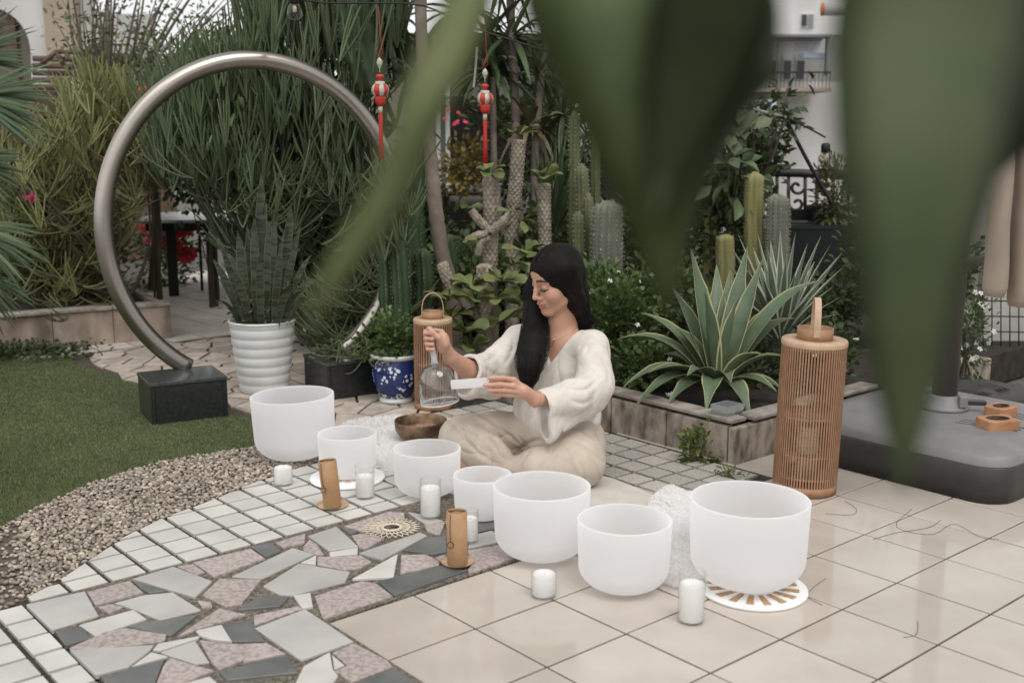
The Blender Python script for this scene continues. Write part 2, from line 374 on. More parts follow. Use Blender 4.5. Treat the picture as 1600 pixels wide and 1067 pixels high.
# --- crazy paving, slab by slab ------------------------------------------
CZ = .012
SG = mat('slab_grey', (.47, .455, .43), .36, (.39, .38, .36), 6, bump=.05, bscale=80, var=.08)
SW = mat('slab_pale', (.58, .56, .52), .45, (.5, .485, .45), 9, bump=.05, bscale=120, var=.06)
SD = mat('slab_dark', (.115, .12, .115), .34, (.155, .158, .15), 12, bump=.05, bscale=90, var=.12)
SP = mat('slab_pink_granite', (.44, .375, .35), .6, (.29, .245, .225), 75, bump=.25, bscale=200, var=.08, detail=6, lo=.42, hi=.62)
CM = mat('gravel_mortar', (.26, .225, .175), .95, (.08, .066, .053), 110, bump=.9, bscale=190)
cb = MB(); cb.prism(uvpoly([(-3.05, -2.27), (-3.05, 3.4), (-1.005, 3.4), (-1.005, -.005), (2.62, -.005), (2.62, -2.27)]), -.03, .0055, .001)
crazy = struct(cb.build('crazy_paving', CM, smooth=False))
def z5(L): return [(a * .25, 860 + b * .25) for a, b in L]
def z6(L): return [(180 + a * .25, 720 + b * .25) for a, b in L]
def z7(L): return [(380 + a * .2625, 800 + b * .2625) for a, b in L]
SL = [
 (SG, z7([(385, 140), (555, 83), (685, 203), (510, 228)])), (SW, z7([(514, 236), (682, 209), (680, 245), (515, 260)])), (SP, z7([(190, 180), (370, 125), (365, 178), (240, 207)])),
 (SP, z7([(358, 200), (395, 160), (440, 190), (482, 250), (420, 248), (358, 225)])), (SD, z7([(45, 200), (170, 180), (225, 228), (135, 265)])),
 (SG, z6([(730, 715), (1110, 540), (1240, 580), (915, 730)])), (SG, z7([(120, 435), (330, 302), (635, 350), (605, 410), (290, 490), (215, 485)])),
 (SW, z7([(345, 298), (435, 255), (432, 308)])), (SP, z7([(441, 262), (700, 252), (762, 290), (690, 330), (600, 338), (441, 306)])),
 (SP, z7([(600, 80), (860, -5), (960, 0), (960, 60), (720, 112), (692, 106)])), (SD, z7([(580, 86), (690, 112), (640, 130)])),
 (SP, z7([(645, 137), (720, 127), (840, 152), (730, 215), (692, 208)])), (SG, z7([(690, 240), (1050, 115), (1095, 135), (830, 278)])),
 (SD, z7([(950, 225), (1100, 150), (1205, 140), (1210, 235), (1130, 250)])), (SP, z7([(940, 252), (1090, 247), (1170, 290), (1165, 312), (935, 362)])),
 (SW, z7([(650, 395), (920, 250), (895, 385)])), (SD, z7([(805, 410), (1170, 318), (1330, 345), (900, 495)])), (SP, z7([(425, 495), (700, 405), (790, 420), (890, 492), (475, 630)])),
 (SG, z7([(70, 690), (370, 577), (655, 765), (345, 876)])), (SW, z7([(300, 495), (400, 480), (415, 560), (350, 570)])), (SD, z6([(760, 930), (910, 837), (1085, 847), (1030, 905)])),
 (SP, z7([(65, 612), (330, 558), (348, 574), (66, 668)])), (SD, [(346, 975), (391, 966), (413, 1000), (364, 1001)]), (SP, z7([(0, 777), (140, 772), (250, 835), (0, 888)])),
 (SD, [(342, 1048), (449, 1021), (465, 1049), (355, 1061)]), (SW, z7([(310, 1010), (360, 910), (515, 828), (535, 930), (565, 965), (520, 1030)])),
 (SP, z7([(535, 832), (660, 777), (860, 880), (890, 918), (640, 1010), (580, 958), (548, 946), (620, 910)])), (SW, z7([(530, 848), (603, 906), (542, 930)])),
 (SD, z7([(650, 1022), (840, 947), (900, 927), (1060, 1022), (900, 1080)])), (SP, z7([(1335, 227), (1590, 180), (1650, 255), (1345, 358), (1336, 342), (1365, 302)])),
 (SP, z7([(1142, 266), (1200, 247), (1215, 280), (1180, 290)])), (SG, z7([(1340, 195), (1380, 130), (1480, 105), (1560, 165), (1340, 212)])), (SD, z7([(1390, 72), (1520, 55), (1530, 92), (1396, 117)])),
 (SG, z7([(980, -4), (1100, 18), (1190, 50), (1090, 70), (1040, 40)])), (SP, z7([(1075, 72), (1200, 58), (1172, 135), (1095, 110)])), (SG, z7([(1205, 48), (1370, 20), (1380, 66), (1215, 130)])),
 (SG, z6([(110, 735), (365, 660), (605, 750), (500, 848)])), (SP, z6([(490, 635), (845, 547), (935, 605), (620, 720)])), (SP, z6([(390, 655), (486, 639), (560, 690), (510, 708)])),
 (SP, z6([(545, 830), (650, 730), (910, 737), (790, 885), (690, 903)])), (SG, z5([(720, 325), (900, 275), (1080, 257), (1255, 365), (1000, 428), (830, 358)])), (SP, z6([(515, 867), (600, 877), (605, 905), (545, 910)])),
 (SG, z5([(165, 335), (530, 252), (615, 400), (325, 488)])), (SP, z5([(545, 257), (810, 187), (895, 260), (595, 335)])), (SD, z5([(830, 187), (1000, 237), (1025, 248), (935, 262), (880, 235)])),
 (SP, z5([(615, 350), (700, 332), (768, 350), (690, 388)])), (SW, z5([(495, 460), (835, 362), (915, 420), (595, 528)])), (SD, z5([(345, 497), (505, 467), (568, 540), (410, 587)])),
 (SP, z5([(435, 605), (660, 502), (795, 480), (1040, 522), (1030, 555), (960, 573), (600, 608)])), (SD, z5([(805, 474), (910, 442), (1010, 433), (1238, 397), (1070, 528), (840, 480)])),
 (SP, z5([(1105, 533), (1370, 357), (1535, 395), (1390, 438), (1230, 488)])), (SW, z5([(1225, 497), (1385, 460), (1450, 563), (1330, 550), (1250, 525)])), (SW, z5([(955, 615), (987, 577), (1248, 530), (1235, 545), (1000, 620)])),
 (SG, z5([(1005, 630), (1220, 560), (1308, 690), (1220, 703), (1060, 650)])), (SG, z5([(440, 617), (962, 584), (935, 620), (805, 720), (600, 773)])), (SW, z5([(825, 718), (945, 628), (1048, 655)])),
 (SD, z5([(635, 787), (830, 728), (1025, 677), (960, 850), (670, 850)])), (SP, z5([(975, 835), (1020, 722), (1060, 667), (1200, 712), (1335, 747), (1130, 835)])), (SP, z5([(1248, 557), (1440, 577), (1560, 580), (1610, 640), (1372, 738), (1320, 690)])),
 (SW, z5([(1135, 832), (1310, 782), (1370, 832), (1300, 880)]))]
for m, L in SL:
    P = [G(a, b, CZ) for a, b in L]; cx = sum(p[0] for p in P) / len(P); cy = sum(p[1] for p in P) / len(P)
    o = MB().prism([(p[0] - cx, p[1] - cy) for p in P], -.012, 0, .0012).build('slab', m, crazy, False, (cx, cy, CZ + RNG.uniform(-.0015, .001)))
    o.rotation_euler = (RNG.normal(0, .004), RNG.normal(0, .004), 0)
sd = [UV(random.uniform(-3, -1.1), random.uniform(1.75, 3.4)) for _ in range(16)]
for c in voronoi(sd, uvpoly([(-3, 1.7), (-1.05, 1.7), (-1.05, 3.4), (-3, 3.4)]), .012):
    MB().prism(c, 0, CZ, .0012).build('slab', random.choice([SG, SP, SD, SW]), crazy, False)
# --- old flagstones behind the lawn, far terrace paving ------------------------
FS = mat('flagstone_buff', (.50, .43, .365), .7, (.36, .3, .25), 14, bump=.2, bscale=90, var=.16)
FG = mat('flagstone_gaps', (.07, .055, .042), .95)
FB = [tuple(G(*p)[:2]) for p in [(560, 690), (480, 676), (369, 652), (200, 597), (140, 581), (105, 560), (140, 548), (275, 528), (370, 520), (500, 540), (700, 560), (715, 640), (640, 668)]]
fb = MB(); fb.prism(FB, -.034, -.003, 0); flag = struct(fb.build('flagstone_path', FG, smooth=False))
sd = []
for _ in range(4000):
    p = (random.uniform(-2.6, -.2), random.uniform(4.3, 6.7))
    if inpoly(p[0], p[1], FB) and all(math.hypot((p[0] - q[0]), (p[1] - q[1]) * .8) > .105 for q in sd): sd.append(p)
for c in voronoi(sd, [(-3, 4.2), (0, 4.2), (0, 6.8), (-3, 6.8)], .014):
    cx, cy = sum(p[0] for p in c) / len(c), sum(p[1] for p in c) / len(c)
    c = [p for p in c if inpoly(p[0], p[1], FB)]
    if len(c) >= 3: MB().prism([(p[0] - cx, p[1] - cy) for p in c], -.012, 0, .002).build('flagstone', FS, flag, False, (cx, cy, .006 + RNG.uniform(-.002, .002)))
FT = mat('terrace_tile', (.62, .575, .505), .6, (.52, .48, .415), 10, var=.08)
tb = MB(); tb.prism([(-9, 6.0), (9, 6.0), (9, 14), (-9, 14)], -.034, -.012, 0); terrace = struct(tb.build('terrace', mat('terrace_joint', (.1, .09, .075), .9), smooth=False))
me = MB().box((0, 0, -.01), (.205, .205, .02), ch=.0015).mesh('terrace_tile', False); me.materials.append(FT); nt_ = 0
FB2 = FB
for i in range(-40, 40):
    for j in range(-40, 60):
        x, y = -2.0 + (E1[0] * i + E2[0] * j) * .216, 6.9 + (E1[1] * i + E2[1] * j) * .216
        if not (5.9 < y < 10 and -2.9 < x < -1.0) or inpoly(x, y, FB): continue
        o = obj('terrace_tile', me, FT, terrace, (x, y, RNG.uniform(-.001, .001))); o.rotation_euler = (0, 0, YAW)

TD = mat('dry_stem', (.07, .05, .035), .8)
for L, lab in (([(1425, 795), (1400, 822), (1455, 835), (1490, 818), (1530, 838), (1560, 842)], 'longest dry tendril looping over the beige tiles before the parasol base'), ([(1365, 842), (1400, 832), (1450, 824), (1470, 812)], 'short curved dry tendril beside the longest tendril on the tiles'), ([(1290, 903), (1268, 920), (1262, 932), (1285, 945)], 'hooked dry tendril beside the sunburst mat'), ([(1320, 782), (1338, 795), (1330, 804), (1290, 802)], 'looped dry tendril at the foot of the tall lantern'), ([(1412, 995), (1432, 990), (1434, 970)], 'little forked dry twig alone on the beige tiles')):
    o = MB().tube(smoothpath([tuple(G(a, b, .002)) for a, b in L], 20), .0006, 5).build('dry_tendril', TD); tag(o, lab, 'tendril', 'dry tendrils on the tiles')
# ================================================================== THINGS ON THE FLOOR
# frosted quartz singing bowls: (px left, px right, rim far edge y, bottom y, tilt, label)
def frosted():
    m = bpy.data.materials.new('frosted_quartz'); m.use_nodes = True; n = m.node_tree; b = n.nodes['Principled BSDF']; L = n.links.new
    b.inputs['Base Color'].default_value = (.94, .935, .935, 1); b.inputs['Roughness'].default_value = .55; b.inputs['Specular IOR Level'].default_value = .35
    tr = n.nodes.new('ShaderNodeBsdfTranslucent'); tr.inputs['Color'].default_value = (.985, .98, .98, 1); mx = n.nodes.new('ShaderNodeMixShader'); mx.inputs[0].default_value = .8
    t = n.nodes.new('ShaderNodeTexNoise'); t.inputs['Scale'].default_value = 420; bp = n.nodes.new('ShaderNodeBump'); bp.inputs['Strength'].default_value = .06; bp.inputs['Distance'].default_value = .002
    L(t.outputs['Fac'], bp.inputs['Height']); L(bp.outputs[0], b.inputs['Normal'])
    L(b.outputs[0], mx.inputs[1]); L(tr.outputs[0], mx.inputs[2]); L(mx.outputs[0], n.nodes['Material Output'].inputs['Surface']); return m
QZ = frosted()
def fit(x0, x1, yt, yb, z0=0.0, kb=.55):
    xc = (x0 + x1) / 2; Rr = .13
    for _ in range(30):
        g = G(xc, yb, z0); Yc = g[1] + kb * Rr
        hh = at(xc, yt, Yc + Rr)[2]
        dep = Yc * CC + (CAMH - hh) * SS
        Rr = (x1 - x0) / 2 / FPX * dep
    return xc, at(xc, yb, Yc)[0] if False else (xc - 800) / FPX * dep, Yc, Rr, hh - z0
BOWLS = []
def bowl(x0, x1, yt, yb, label, z0=0, tilt=(0, 0)):
    xc, X, Y, Rr, h = fit(x0, x1, yt, yb, z0)
    th = .006; prof = []
    rc = Rr * .62
    for k in range(0, 13):            # outer wall: rounded base, almost straight side, slight flare
        a = k / 12 * math.pi / 2; prof.append((Rr * .34 + (Rr * .965 - Rr * .34) * math.sin(a), rc * .8 * (1 - math.cos(a))))
    prof = [(0, 0), (Rr * .2, 0)] + prof
    prof += [(Rr * .985, h * .7), (Rr, h - .002), (Rr - .002, h), (Rr - th + .001, h), (Rr - th, h - .002), (Rr * .985 - th, h * .7)]
    for k in range(12, -1, -1):
        a = k / 12 * math.pi / 2; prof.append((Rr * .34 + (Rr * .965 - th - Rr * .34) * math.sin(a), th + (rc * .8) * (1 - math.cos(a))))
    prof += [(0, th)]
    o = MB().lathe(prof, n=72).build('singing_bowl', QZ); o.location = (X, Y, z0 + .0005); o.rotation_euler = (tilt[0], tilt[1], 0)
    tag(o, label, 'singing bowl', 'frosted crystal singing bowls'); BOWLS.append((X, Y, Rr, h)); return o
bowl(394.5, 524, 602, 723, 'tall white frosted bowl standing on the edge of the pebble bed', .014, (0, -.03))
bowl(496, 588, 664, 751, 'small white frosted bowl standing on the round white mat behind a bamboo tube', .014)
bowl(614, 720, 685, 780, 'white frosted bowl in front of the bronze bowl and the seated knee', .006)
bowl(708, 800, 727, 816, 'smallest white frosted bowl behind the short bamboo tube with a ring', .006)
bowl(770, 923, 735, 882, 'white frosted bowl behind a half-burnt candle, in front of the crossed shin', .002)
bowl(902, 1050, 786, 932, 'low white frosted bowl on bare beige tiles between two bigger bowls', .001)
bowl(1079, 1265, 750, 929, 'largest white frosted bowl standing on a sunburst patterned round mat', .012)
# candles in glass
def thin_glass(name, tint, refl=1.0):
    m = bpy.data.materials.new(name); m.use_nodes = True; n = m.node_tree; n.nodes.remove(n.nodes['Principled BSDF']); L = n.links.new
    t = n.nodes.new('ShaderNodeBsdfTransparent'); t.inputs[0].default_value = (*tint, 1); g = n.nodes.new('ShaderNodeBsdfGlossy'); g.inputs['Roughness'].default_value = .03
    lw = n.nodes.new('ShaderNodeLayerWeight'); lw.inputs['Blend'].default_value = .5; pw = n.nodes.new('ShaderNodeMath'); pw.operation = 'POWER'; pw.inputs[1].default_value = 2.6; L(lw.outputs['Facing'], pw.inputs[0]); mu = n.nodes.new('ShaderNodeMath'); mu.operation = 'MULTIPLY_ADD'; mu.inputs[1].default_value = refl * .6; mu.inputs[2].default_value = .035 * refl; L(pw.outputs[0], mu.inputs[0])
    mx = n.nodes.new('ShaderNodeMixShader'); L(mu.outputs[0], mx.inputs[0]); L(t.outputs[0], mx.inputs[1]); L(g.outputs[0], mx.inputs[2]); L(mx.outputs[0], n.nodes['Material Output'].inputs['Surface']); MATS[name] = m; return m
GL = thin_glass('clear_glass', (.99, .992, .99), .7)
WAX = mat('white_wax', (.93, .92, .90), .5, translucent=.25)
WK = mat('wick', (.75, .72, .66), .8)
def candle(xc, w, yg, yb, yw, label, z0=0.0, wick=True):
    xc, X, Y, Rr, h = fit(xc - w / 2, xc + w / 2, yg, yb, z0, .97)
    hw = at(xc, yw, Y)[2] - z0 - .004
    t = thing('candle', label, 'candle', (X, Y, z0 + .0005), 'white candles in clear glasses')
    th = .0022
    MB().lathe([(0, 0), (Rr * .9, 0), (Rr, .004), (Rr, h - .001), (Rr - th / 2, h), (Rr - th, h - .001), (Rr - th, .007), (Rr * .85, .005), (0, .005)], n=40).build('glass', GL, t, loc=(0, 0, 0))
    r2 = Rr - th - .0012
    pr = [(0, .006), (r2 * .95, .006), (r2, .009), (r2, hw - .003), (r2 - .003, hw), (r2 * .6, hw - .003), (.003, hw - .006), (0, hw - .006)]
    wx = MB().lathe(pr, n=36).build('wax', WAX, t, loc=(0, 0, 0))
    if wick: MB().tube([(0, 0, hw - .007), (.001, 0, hw + .003), (.003, 0, hw + .009)], .0009, 5).build('wick', WK, wx, loc=(0, 0, 0))
candle(441.5, 31, 717, 761, 728, 'short white candle in a glass by the pebble edge', .006)
candle(569.5, 31, 722, 781, 741, 'white candle in a glass before the round white mat', .006)
candle(672, 34, 744, 812, 759, 'tall white candle in a glass beside the woven disc', .013)
candle(735, 26, 792, 850, 806, 'white candle half hidden behind the bamboo tube with a ring', .013)
candle(850, 41, 877, 939, 893, 'half-burnt white candle with a bare wick in a clear glass', .0005)
candle(1082, 43, 884, 979, 908, 'tallest white candle, against the sunburst mat', .0005)
# bamboo tubes on coasters
BB = mat('bamboo', (.43, .26, .14), .5, (.35, .2, .1), 14, bump=.06, bscale=120)
CK = mat('wood_disc', (.58, .4, .24), .7, (.45, .29, .16), 40, bump=.2, bscale=160)
BK = mat('black_cord', (.012, .011, .01), .7)
def tube_chime(pxt, pyt, pxb, pyb, w, label, dlabel, dx, dr, z0, ringside):
    g = G(pxb, pyb - 6, z0); dep = g[1] * CC + CAMH * SS; r = w / 2 / FPX * dep
    rd = dr / FPX * dep
    d = MB(); d.lathe([(0, 0), (rd * .97, 0), (rd, .003), (rd * .97, .007), (0, .007)], n=40); dd = G(dx, pyb - 8, z0)
    do = d.build('wood_coaster', CK, loc=(dd[0], dd[1], z0)); tag(do, dlabel, 'coaster', 'wood coasters'); 
    for k in range(26):
        a = k * 2 * math.pi / 26; MB().box((rd * 1.0 * math.cos(a), rd * 1.0 * math.sin(a), .0035), (.004, .005, .0045), a, .001).build('bead', CK, do, loc=(0, 0, 0))
    zb = z0 + .0085; p0 = G(pxb, pyb - 6, zb); p1 = at(pxt, pyt + 3, p0[1] + .004)
    ax = (p1 - p0); h = ax.length
    t = thing('bamboo_tube', label, 'bamboo tube', p0, 'bamboo tubes')
    t.rotation_euler = orient(ax)
    bpy.context.view_layer.update()
    MB().lathe([(0, 0), (r * .95, 0), (r, .002), (r * 1.01, h * .5), (r, h - .001), (r * .96, h), (r * .84, h), (r * .83, h - .003), (r * .83, h * .86), (0, h * .86)], n=40).build('tube', BB, t).matrix_parent_inverse.identity()
    cr = MB(); cr.tube([(-r * .95, 0, h - .001), (0, .001, h + .0008), (r * .95, 0, h - .001)], .0012, 6)
    zr = h * .42; cr.tube([(-r * .45, -.004, h + .001), (-r * .55, -r * .93, h - .002), (-r * .62, -r * .93, h * .75), (-r * .6, -r * .95, zr + .009)], .0008, 6)
    cr.build('cord', BK, t).matrix_parent_inverse.identity()
    an = np.linspace(0, 2 * math.pi, 25); MB().tube([(-r * .6 + .0085 * math.cos(a), -r * 1.0 - .001, zr + .0085 * math.sin(a)) for a in an], .001, 6).build('ring', BK, t).matrix_parent_inverse.identity()
tube_chime(511, 716, 520, 797, 28, 'tilted bamboo tube beside the small bowl on the round white mat', 'round coaster under the tilted bamboo tube', 520, 24, .006, -1)
tube_chime(713.5, 795, 715, 886, 32, 'upright bamboo tube with a black ring hanging on a cord', 'round coaster under the upright bamboo tube', 715, 24.5, .0145, 1)
# woven openwork disc
RT = mat('cane', (.74, .66, .54), .6, (.64, .54, .42), 60, bump=.15, bscale=300)
g = G(612, 825, .014); dep = g[1] * CC + CAMH * SS; rd = 45 / FPX * dep
tr_ = thing('woven_disc', 'openwork cane disc with a star pattern on the crazy paving', 'trivet', (g[0], g[1], .0145))
for k in range(26):
    a = k * 2 * math.pi / 26
    for sg in (-1, 1):
        pts = [(q * rd * math.cos(a + sg * b), q * rd * math.sin(a + sg * b), .0025 + .001 * sg) for q, b in ((.3, 0), (.55, .12), (.8, .26), (.99, .36))]
        MB().tube(pts, .0013, 5).build('cane_strand', RT, tr_, loc=(0, 0, 0))
for q, rr in ((.3, .0024), (.36, .0016), (.62, .0012)):
    MB().tube([(q * rd * math.cos(a), q * rd * math.sin(a), .003) for a in np.linspace(0, 2 * math.pi, 49)], rr, 6).build('cane_hoop', RT, tr_, loc=(0, 0, 0))
# round mats
CW = mat('white_cotton', (.84, .83, .82), .9, bump=.3, bscale=500)
JU = mat('jute', (.5, .33, .18), .9, (.34, .2, .1), 160, bump=.4, bscale=400)
PKC = mat('dusty_pink', (.62, .33, .28), .9, (.7, .55, .5), 120)
def round_mat(px, py, rpx, name, label, acc, nr, r0, r1, z0):
    g = G(px, py, z0); dep = g[1] * CC + CAMH * SS; rd = rpx / FPX * dep
    t = thing(name, label, 'mat', (g[0], g[1], z0 + .0008))
    m = MB(); prof = [(0, 0), (rd * .97, 0)] + [(rd + .0035 * math.sin(a) - .003, .0045 - .0045 * math.cos(a)) for a in np.linspace(.3, math.pi - .3, 6)]
    for k in range(16, -1, -1): rr = rd * .96 * k / 16; prof.append((rr, .0088 - .0012 * (k % 2)))
    m.lathe(prof, n=64).build('woven_base', CW, t, loc=(0, 0, 0))
    for k in range(nr):
        a = (k + .3) * 2 * math.pi / nr; wa = .36 * 2 * math.pi / nr
        b = MB(); q = [(r0 * rd, -wa * .75), (r1 * rd, -wa * .62), (r1 * rd, wa * .62), (r0 * rd, wa * .75)]
        b.prism([(rr * math.cos(a + d), rr * math.sin(a + d)) for rr, d in q], .004, .0108, .0015); b.build('jute_ray', acc, t, False, (0, 0, 0))
round_mat(1176, 921, 84, 'sunburst_mat', 'round white mat with tan jute sunburst rays under the largest bowl', JU, 16, .42, .84, .0)
round_mat(543, 748, 58, 'white_mat', 'round white mat with faded pink rays under a small bowl', PKC, 12, .3, .6, .006)
# bronze bowl
BZ = mat('bronze', (.30, .195, .12), .42, (.11, .07, .045), 16, metal=.7, bump=.25, bscale=70)
g = G(651, 712, .03); rr = .104
o = MB().lathe([(0, 0), (rr * .5, 0), (rr * .8, .014), (rr * .97, .042), (rr, .078), (rr * .985, .0805), (rr * .965, .078), (rr * .93, .044), (rr * .76, .018), (0, .006)], n=56).build('bronze_bowl', BZ)
o.location = (*at(658, 690, 4.18)[:2], .03); tag(o, 'dark hammered bronze bowl standing on the white fur beside the knee', 'bowl')
# fur rugs
FU = mat('white_fur', (.985, .98, .975), .9, translucent=.6)
def fur(name, label, outline, h, n, zb=.004, hl=.03):
    P = [tuple(G(*p, zb)[:2]) for p in outline]; cx, cy = np.mean([p[0] for p in P]), np.mean([p[1] for p in P])
    t = thing(name, label, 'fur rug', (cx, cy, zb)); 
    if sum(P[i][0] * P[(i + 1) % len(P)][1] - P[(i + 1) % len(P)][0] * P[i][1] for i in range(len(P))) < 0: P = P[::-1]
    ring = smoothpath([Vector((p[0], p[1], 0)) for p in P] + [Vector((*P[0], 0))], 49)[:-1]
    v = []; F = []
    N = len(ring); lev = [(1, 0), (1.0, .35), (.93, .7), (.8, .92), (.55, 1), (.25, 1.02)]
    for s, z in lev:
        for q in ring: v.append((cx + (q[0] - cx) * s, cy + (q[1] - cy) * s, zb + h * z * (1 + .15 * math.sin(q[0] * 40) * math.sin(q[1] * 35))))
    v.append((cx, cy, zb + h))
    for i in range(len(lev) - 1):
        for k in range(N): F.append((i * N + k, i * N + (k + 1) % N, (i + 1) * N + (k + 1) % N, (i + 1) * N + k))
    for k in range(N): F.append(((len(lev) - 1) * N + k, (len(lev) - 1) * N + (k + 1) % N, len(v) - 1))
    v = np.array(v); m = MB(); m.add(v, F); m.build('hide', FU, t)
    q = RNG.integers(0, len(F), n); W = RNG.random((n, 2)); fl = W.sum(1) > 1; W[fl] = 1 - W[fl]
    A = np.array([v[f[0]] for f in F]); B = np.array([v[f[1]] for f in F]); C = np.array([v[f[2]] for f in F])
    p = A[q] + (B[q] - A[q]) * W[:, :1] + (C[q] - A[q]) * W[:, 1:]
    nn = np.cross(B[q] - A[q], C[q] - A[q]); nn /= np.linalg.norm(nn, axis=1)[:, None] + 1e-9
    d = nn + RNG.normal(0, .45, (n, 3)) + np.c_[np.sin(p[:, 1] * 25), np.sin(p[:, 0] * 22), np.zeros(n)] * .4; d /= np.linalg.norm(d, axis=1)[:, None]
    ln = hl * RNG.uniform(.5, 1.1, n); a = RNG.normal(0, 1, (n, 3)); s = np.cross(d, a); s /= np.linalg.norm(s, axis=1)[:, None]; wd = .0008
    mid = p + d * ln[:, None] * .55; tip = p + d * ln[:, None] - np.array([0, 0, 1]) * (ln * .35)[:, None]; tip[:, 2] = np.maximum(tip[:, 2], zb + .001)
    V = np.stack([p - s * wd, p + s * wd, mid + s * wd * .8, mid - s * wd * .8, tip], 1).reshape(-1, 3); b = np.arange(n) * 5
    Fq = [(i, i + 1, i + 2, i + 3) for i in b] + [(i + 3, i + 2, i + 4) for i in b]
    me = bpy.data.meshes.new('fur'); fast_mesh(me, V, Fq); obj('fur', me, FU, t, kind='stuff')
fur('fur_rug', 'fluffy white fur rug under the bronze bowl', [(520, 700), (540, 665), (600, 655), (680, 655), (735, 675), (740, 720), (690, 735), (615, 738), (590, 725), (555, 735), (530, 728)], .022, 20000, hl=.024)
fur('fur_cushion', 'fluffy white fur roll between the two largest bowls', [(1015, 885), (1012, 820), (1035, 793), (1075, 795), (1105, 830), (1108, 880), (1095, 915), (1050, 915)], .085, 17000, hl=.022)
# beige sitting mat
g4 = [G(*p, .008) for p in [(905, 735), (958, 748), (1075, 795), (1030, 850), (905, 830), (700, 770), (640, 735), (760, 700)]]
MT = mat('beige_mat', (.56, .53, .47), .85, (.5, .47, .41), 20, bump=.15, bscale=400)
cx, cy = sum(p[0] for p in g4) / 8, sum(p[1] for p in g4) / 8
o = MB().prism([(p[0] - cx, p[1] - cy) for p in g4], 0, .005, .002).build('sitting_mat', MT, None, False, (cx, cy, .0065)); tag(o, 'pale beige cloth mat spread on the paving under the seated person', 'mat')
# ---------------------------------------------------------------- slatted lanterns
LW = mat('lantern_bamboo', (.34, .195, .115), .55, (.27, .15, .085), 25, bump=.05, bscale=150, var=.12)
LT = mat('lantern_top', (.52, .37, .245), .55, (.44, .3, .19), 20)
LD = mat('lantern_collar', (.36, .2, .11), .5, (.29, .155, .08), 30)
LC = mat('cream_wax', (.80, .70, .55), .5, sss=.2)
def lantern(X, Y, Rr, h, ns, label, lean, hpl, hoop_open, group):
    t = thing('slatted_lantern', label, 'lantern', (X, Y, .004), group)
    D = lambda b, nm, m, p=None, sm=True: b.build(nm, m, p or t, sm, (0, 0, 0))
    D(MB().lathe([(0, 0), (Rr * 1.0, 0), (Rr * 1.0, .03), (Rr * .9, .032), (0, .032)], n=48), 'base', LD)
    b = MB().box((0, 0, 0), (.003, .0052, h - .05), 0, .0008); bm_ = b.mesh('slat', False); bm_.materials.append(LW)
    for k in range(ns):
        a = k * 2 * math.pi / ns; s = obj('slat', bm_, LW, t, (Rr * .985 * math.cos(a), Rr * .985 * math.sin(a), .028 + (h - .05) / 2)); s.rotation_euler = (0, 0, a)
    for z in (.055, .25 * h, .5 * h, h - .03):
        D(MB().lathe([(Rr * .955, z), (Rr * .975, z), (Rr * .975, z + .007), (Rr * .955, z + .007), (Rr * .955, z)], n=48), 'hoop', LW)
    tp = D(MB().lathe([(Rr * .5, h - .022), (Rr * 1.0, h - .022), (Rr * 1.015, h - .017), (Rr * 1.015, h - .006), (Rr * .99, h), (Rr * .5, h), (Rr * .5, h - .022)], n=56), 'top', LT)
    cr, chh = Rr * .55, Rr * .36
    D(MB().lathe([(cr * .95, h - .012), (cr, h - .012), (cr, h + chh), (cr * .95, h + chh), (cr * .95, h - .012)], n=48), 'collar', LD)
    a0, hw, hgt = hpl
    pts = [(hw * math.cos(q) if hoop_open else 0, 0, 0) for q in (0,)]
    n = 24; P = []
    for q in np.linspace(0, math.pi, n):
        e = cr * 1.02 * math.cos(q); zz = h + chh * .35 + hgt * (math.sin(q) ** .6); P.append((e * math.cos(a0), e * math.sin(a0), zz))
    ho = D(band(P, (-math.sin(a0), math.cos(a0), 0), .0105 if ns > 60 else .006, .0016), 'handle', LT, None, False)
    D(MB().lathe([(0, .034), (Rr * .42, .034), (Rr * .43, .04), (Rr * .43, h * .5), (Rr * .41, h * .5), (Rr * .41, .05), (0, .045)], n=32), 'glass', GL)
    D(MB().lathe([(0, .052), (Rr * .33, .052), (Rr * .33, h * .42), (Rr * .28, h * .43), (0, h * .425)], n=32), 'candle', LC)
    return t
bb = fit(1209, 1303, 640, 780, 0.0, 1.0)
g = G(1256, 766); dep = g[1] * CC + CAMH * SS; r2 = 47.5 / FPX * dep
Y2 = G(1256, 780)[1] + r2; X2 = (1256 - 800) / FPX * (Y2 * CC + CAMH * SS); h2 = at(1270, 540, Y2 - r2)[2]
L2 = lantern(X2, Y2, r2 * 1.03, h2, 70, 'tall slatted bamboo lantern standing beside the grey parasol base', 0, (R(80), .06, .125), False, 'slatted bamboo lanterns')
L2.rotation_euler = (0, R(1.2), 0)
Y1 = G(680, 645)[1] + .085; X1 = (678 - 800) / FPX * (Y1 * CC + CAMH * SS); h1 = at(676, 503, Y1 - .085)[2]
lantern(X1, Y1, .086, h1, 44, 'smaller slatted bamboo lantern behind the glass bell, beside the blue pot', 0, (R(8), .06, .10), True, 'slatted bamboo lanterns')
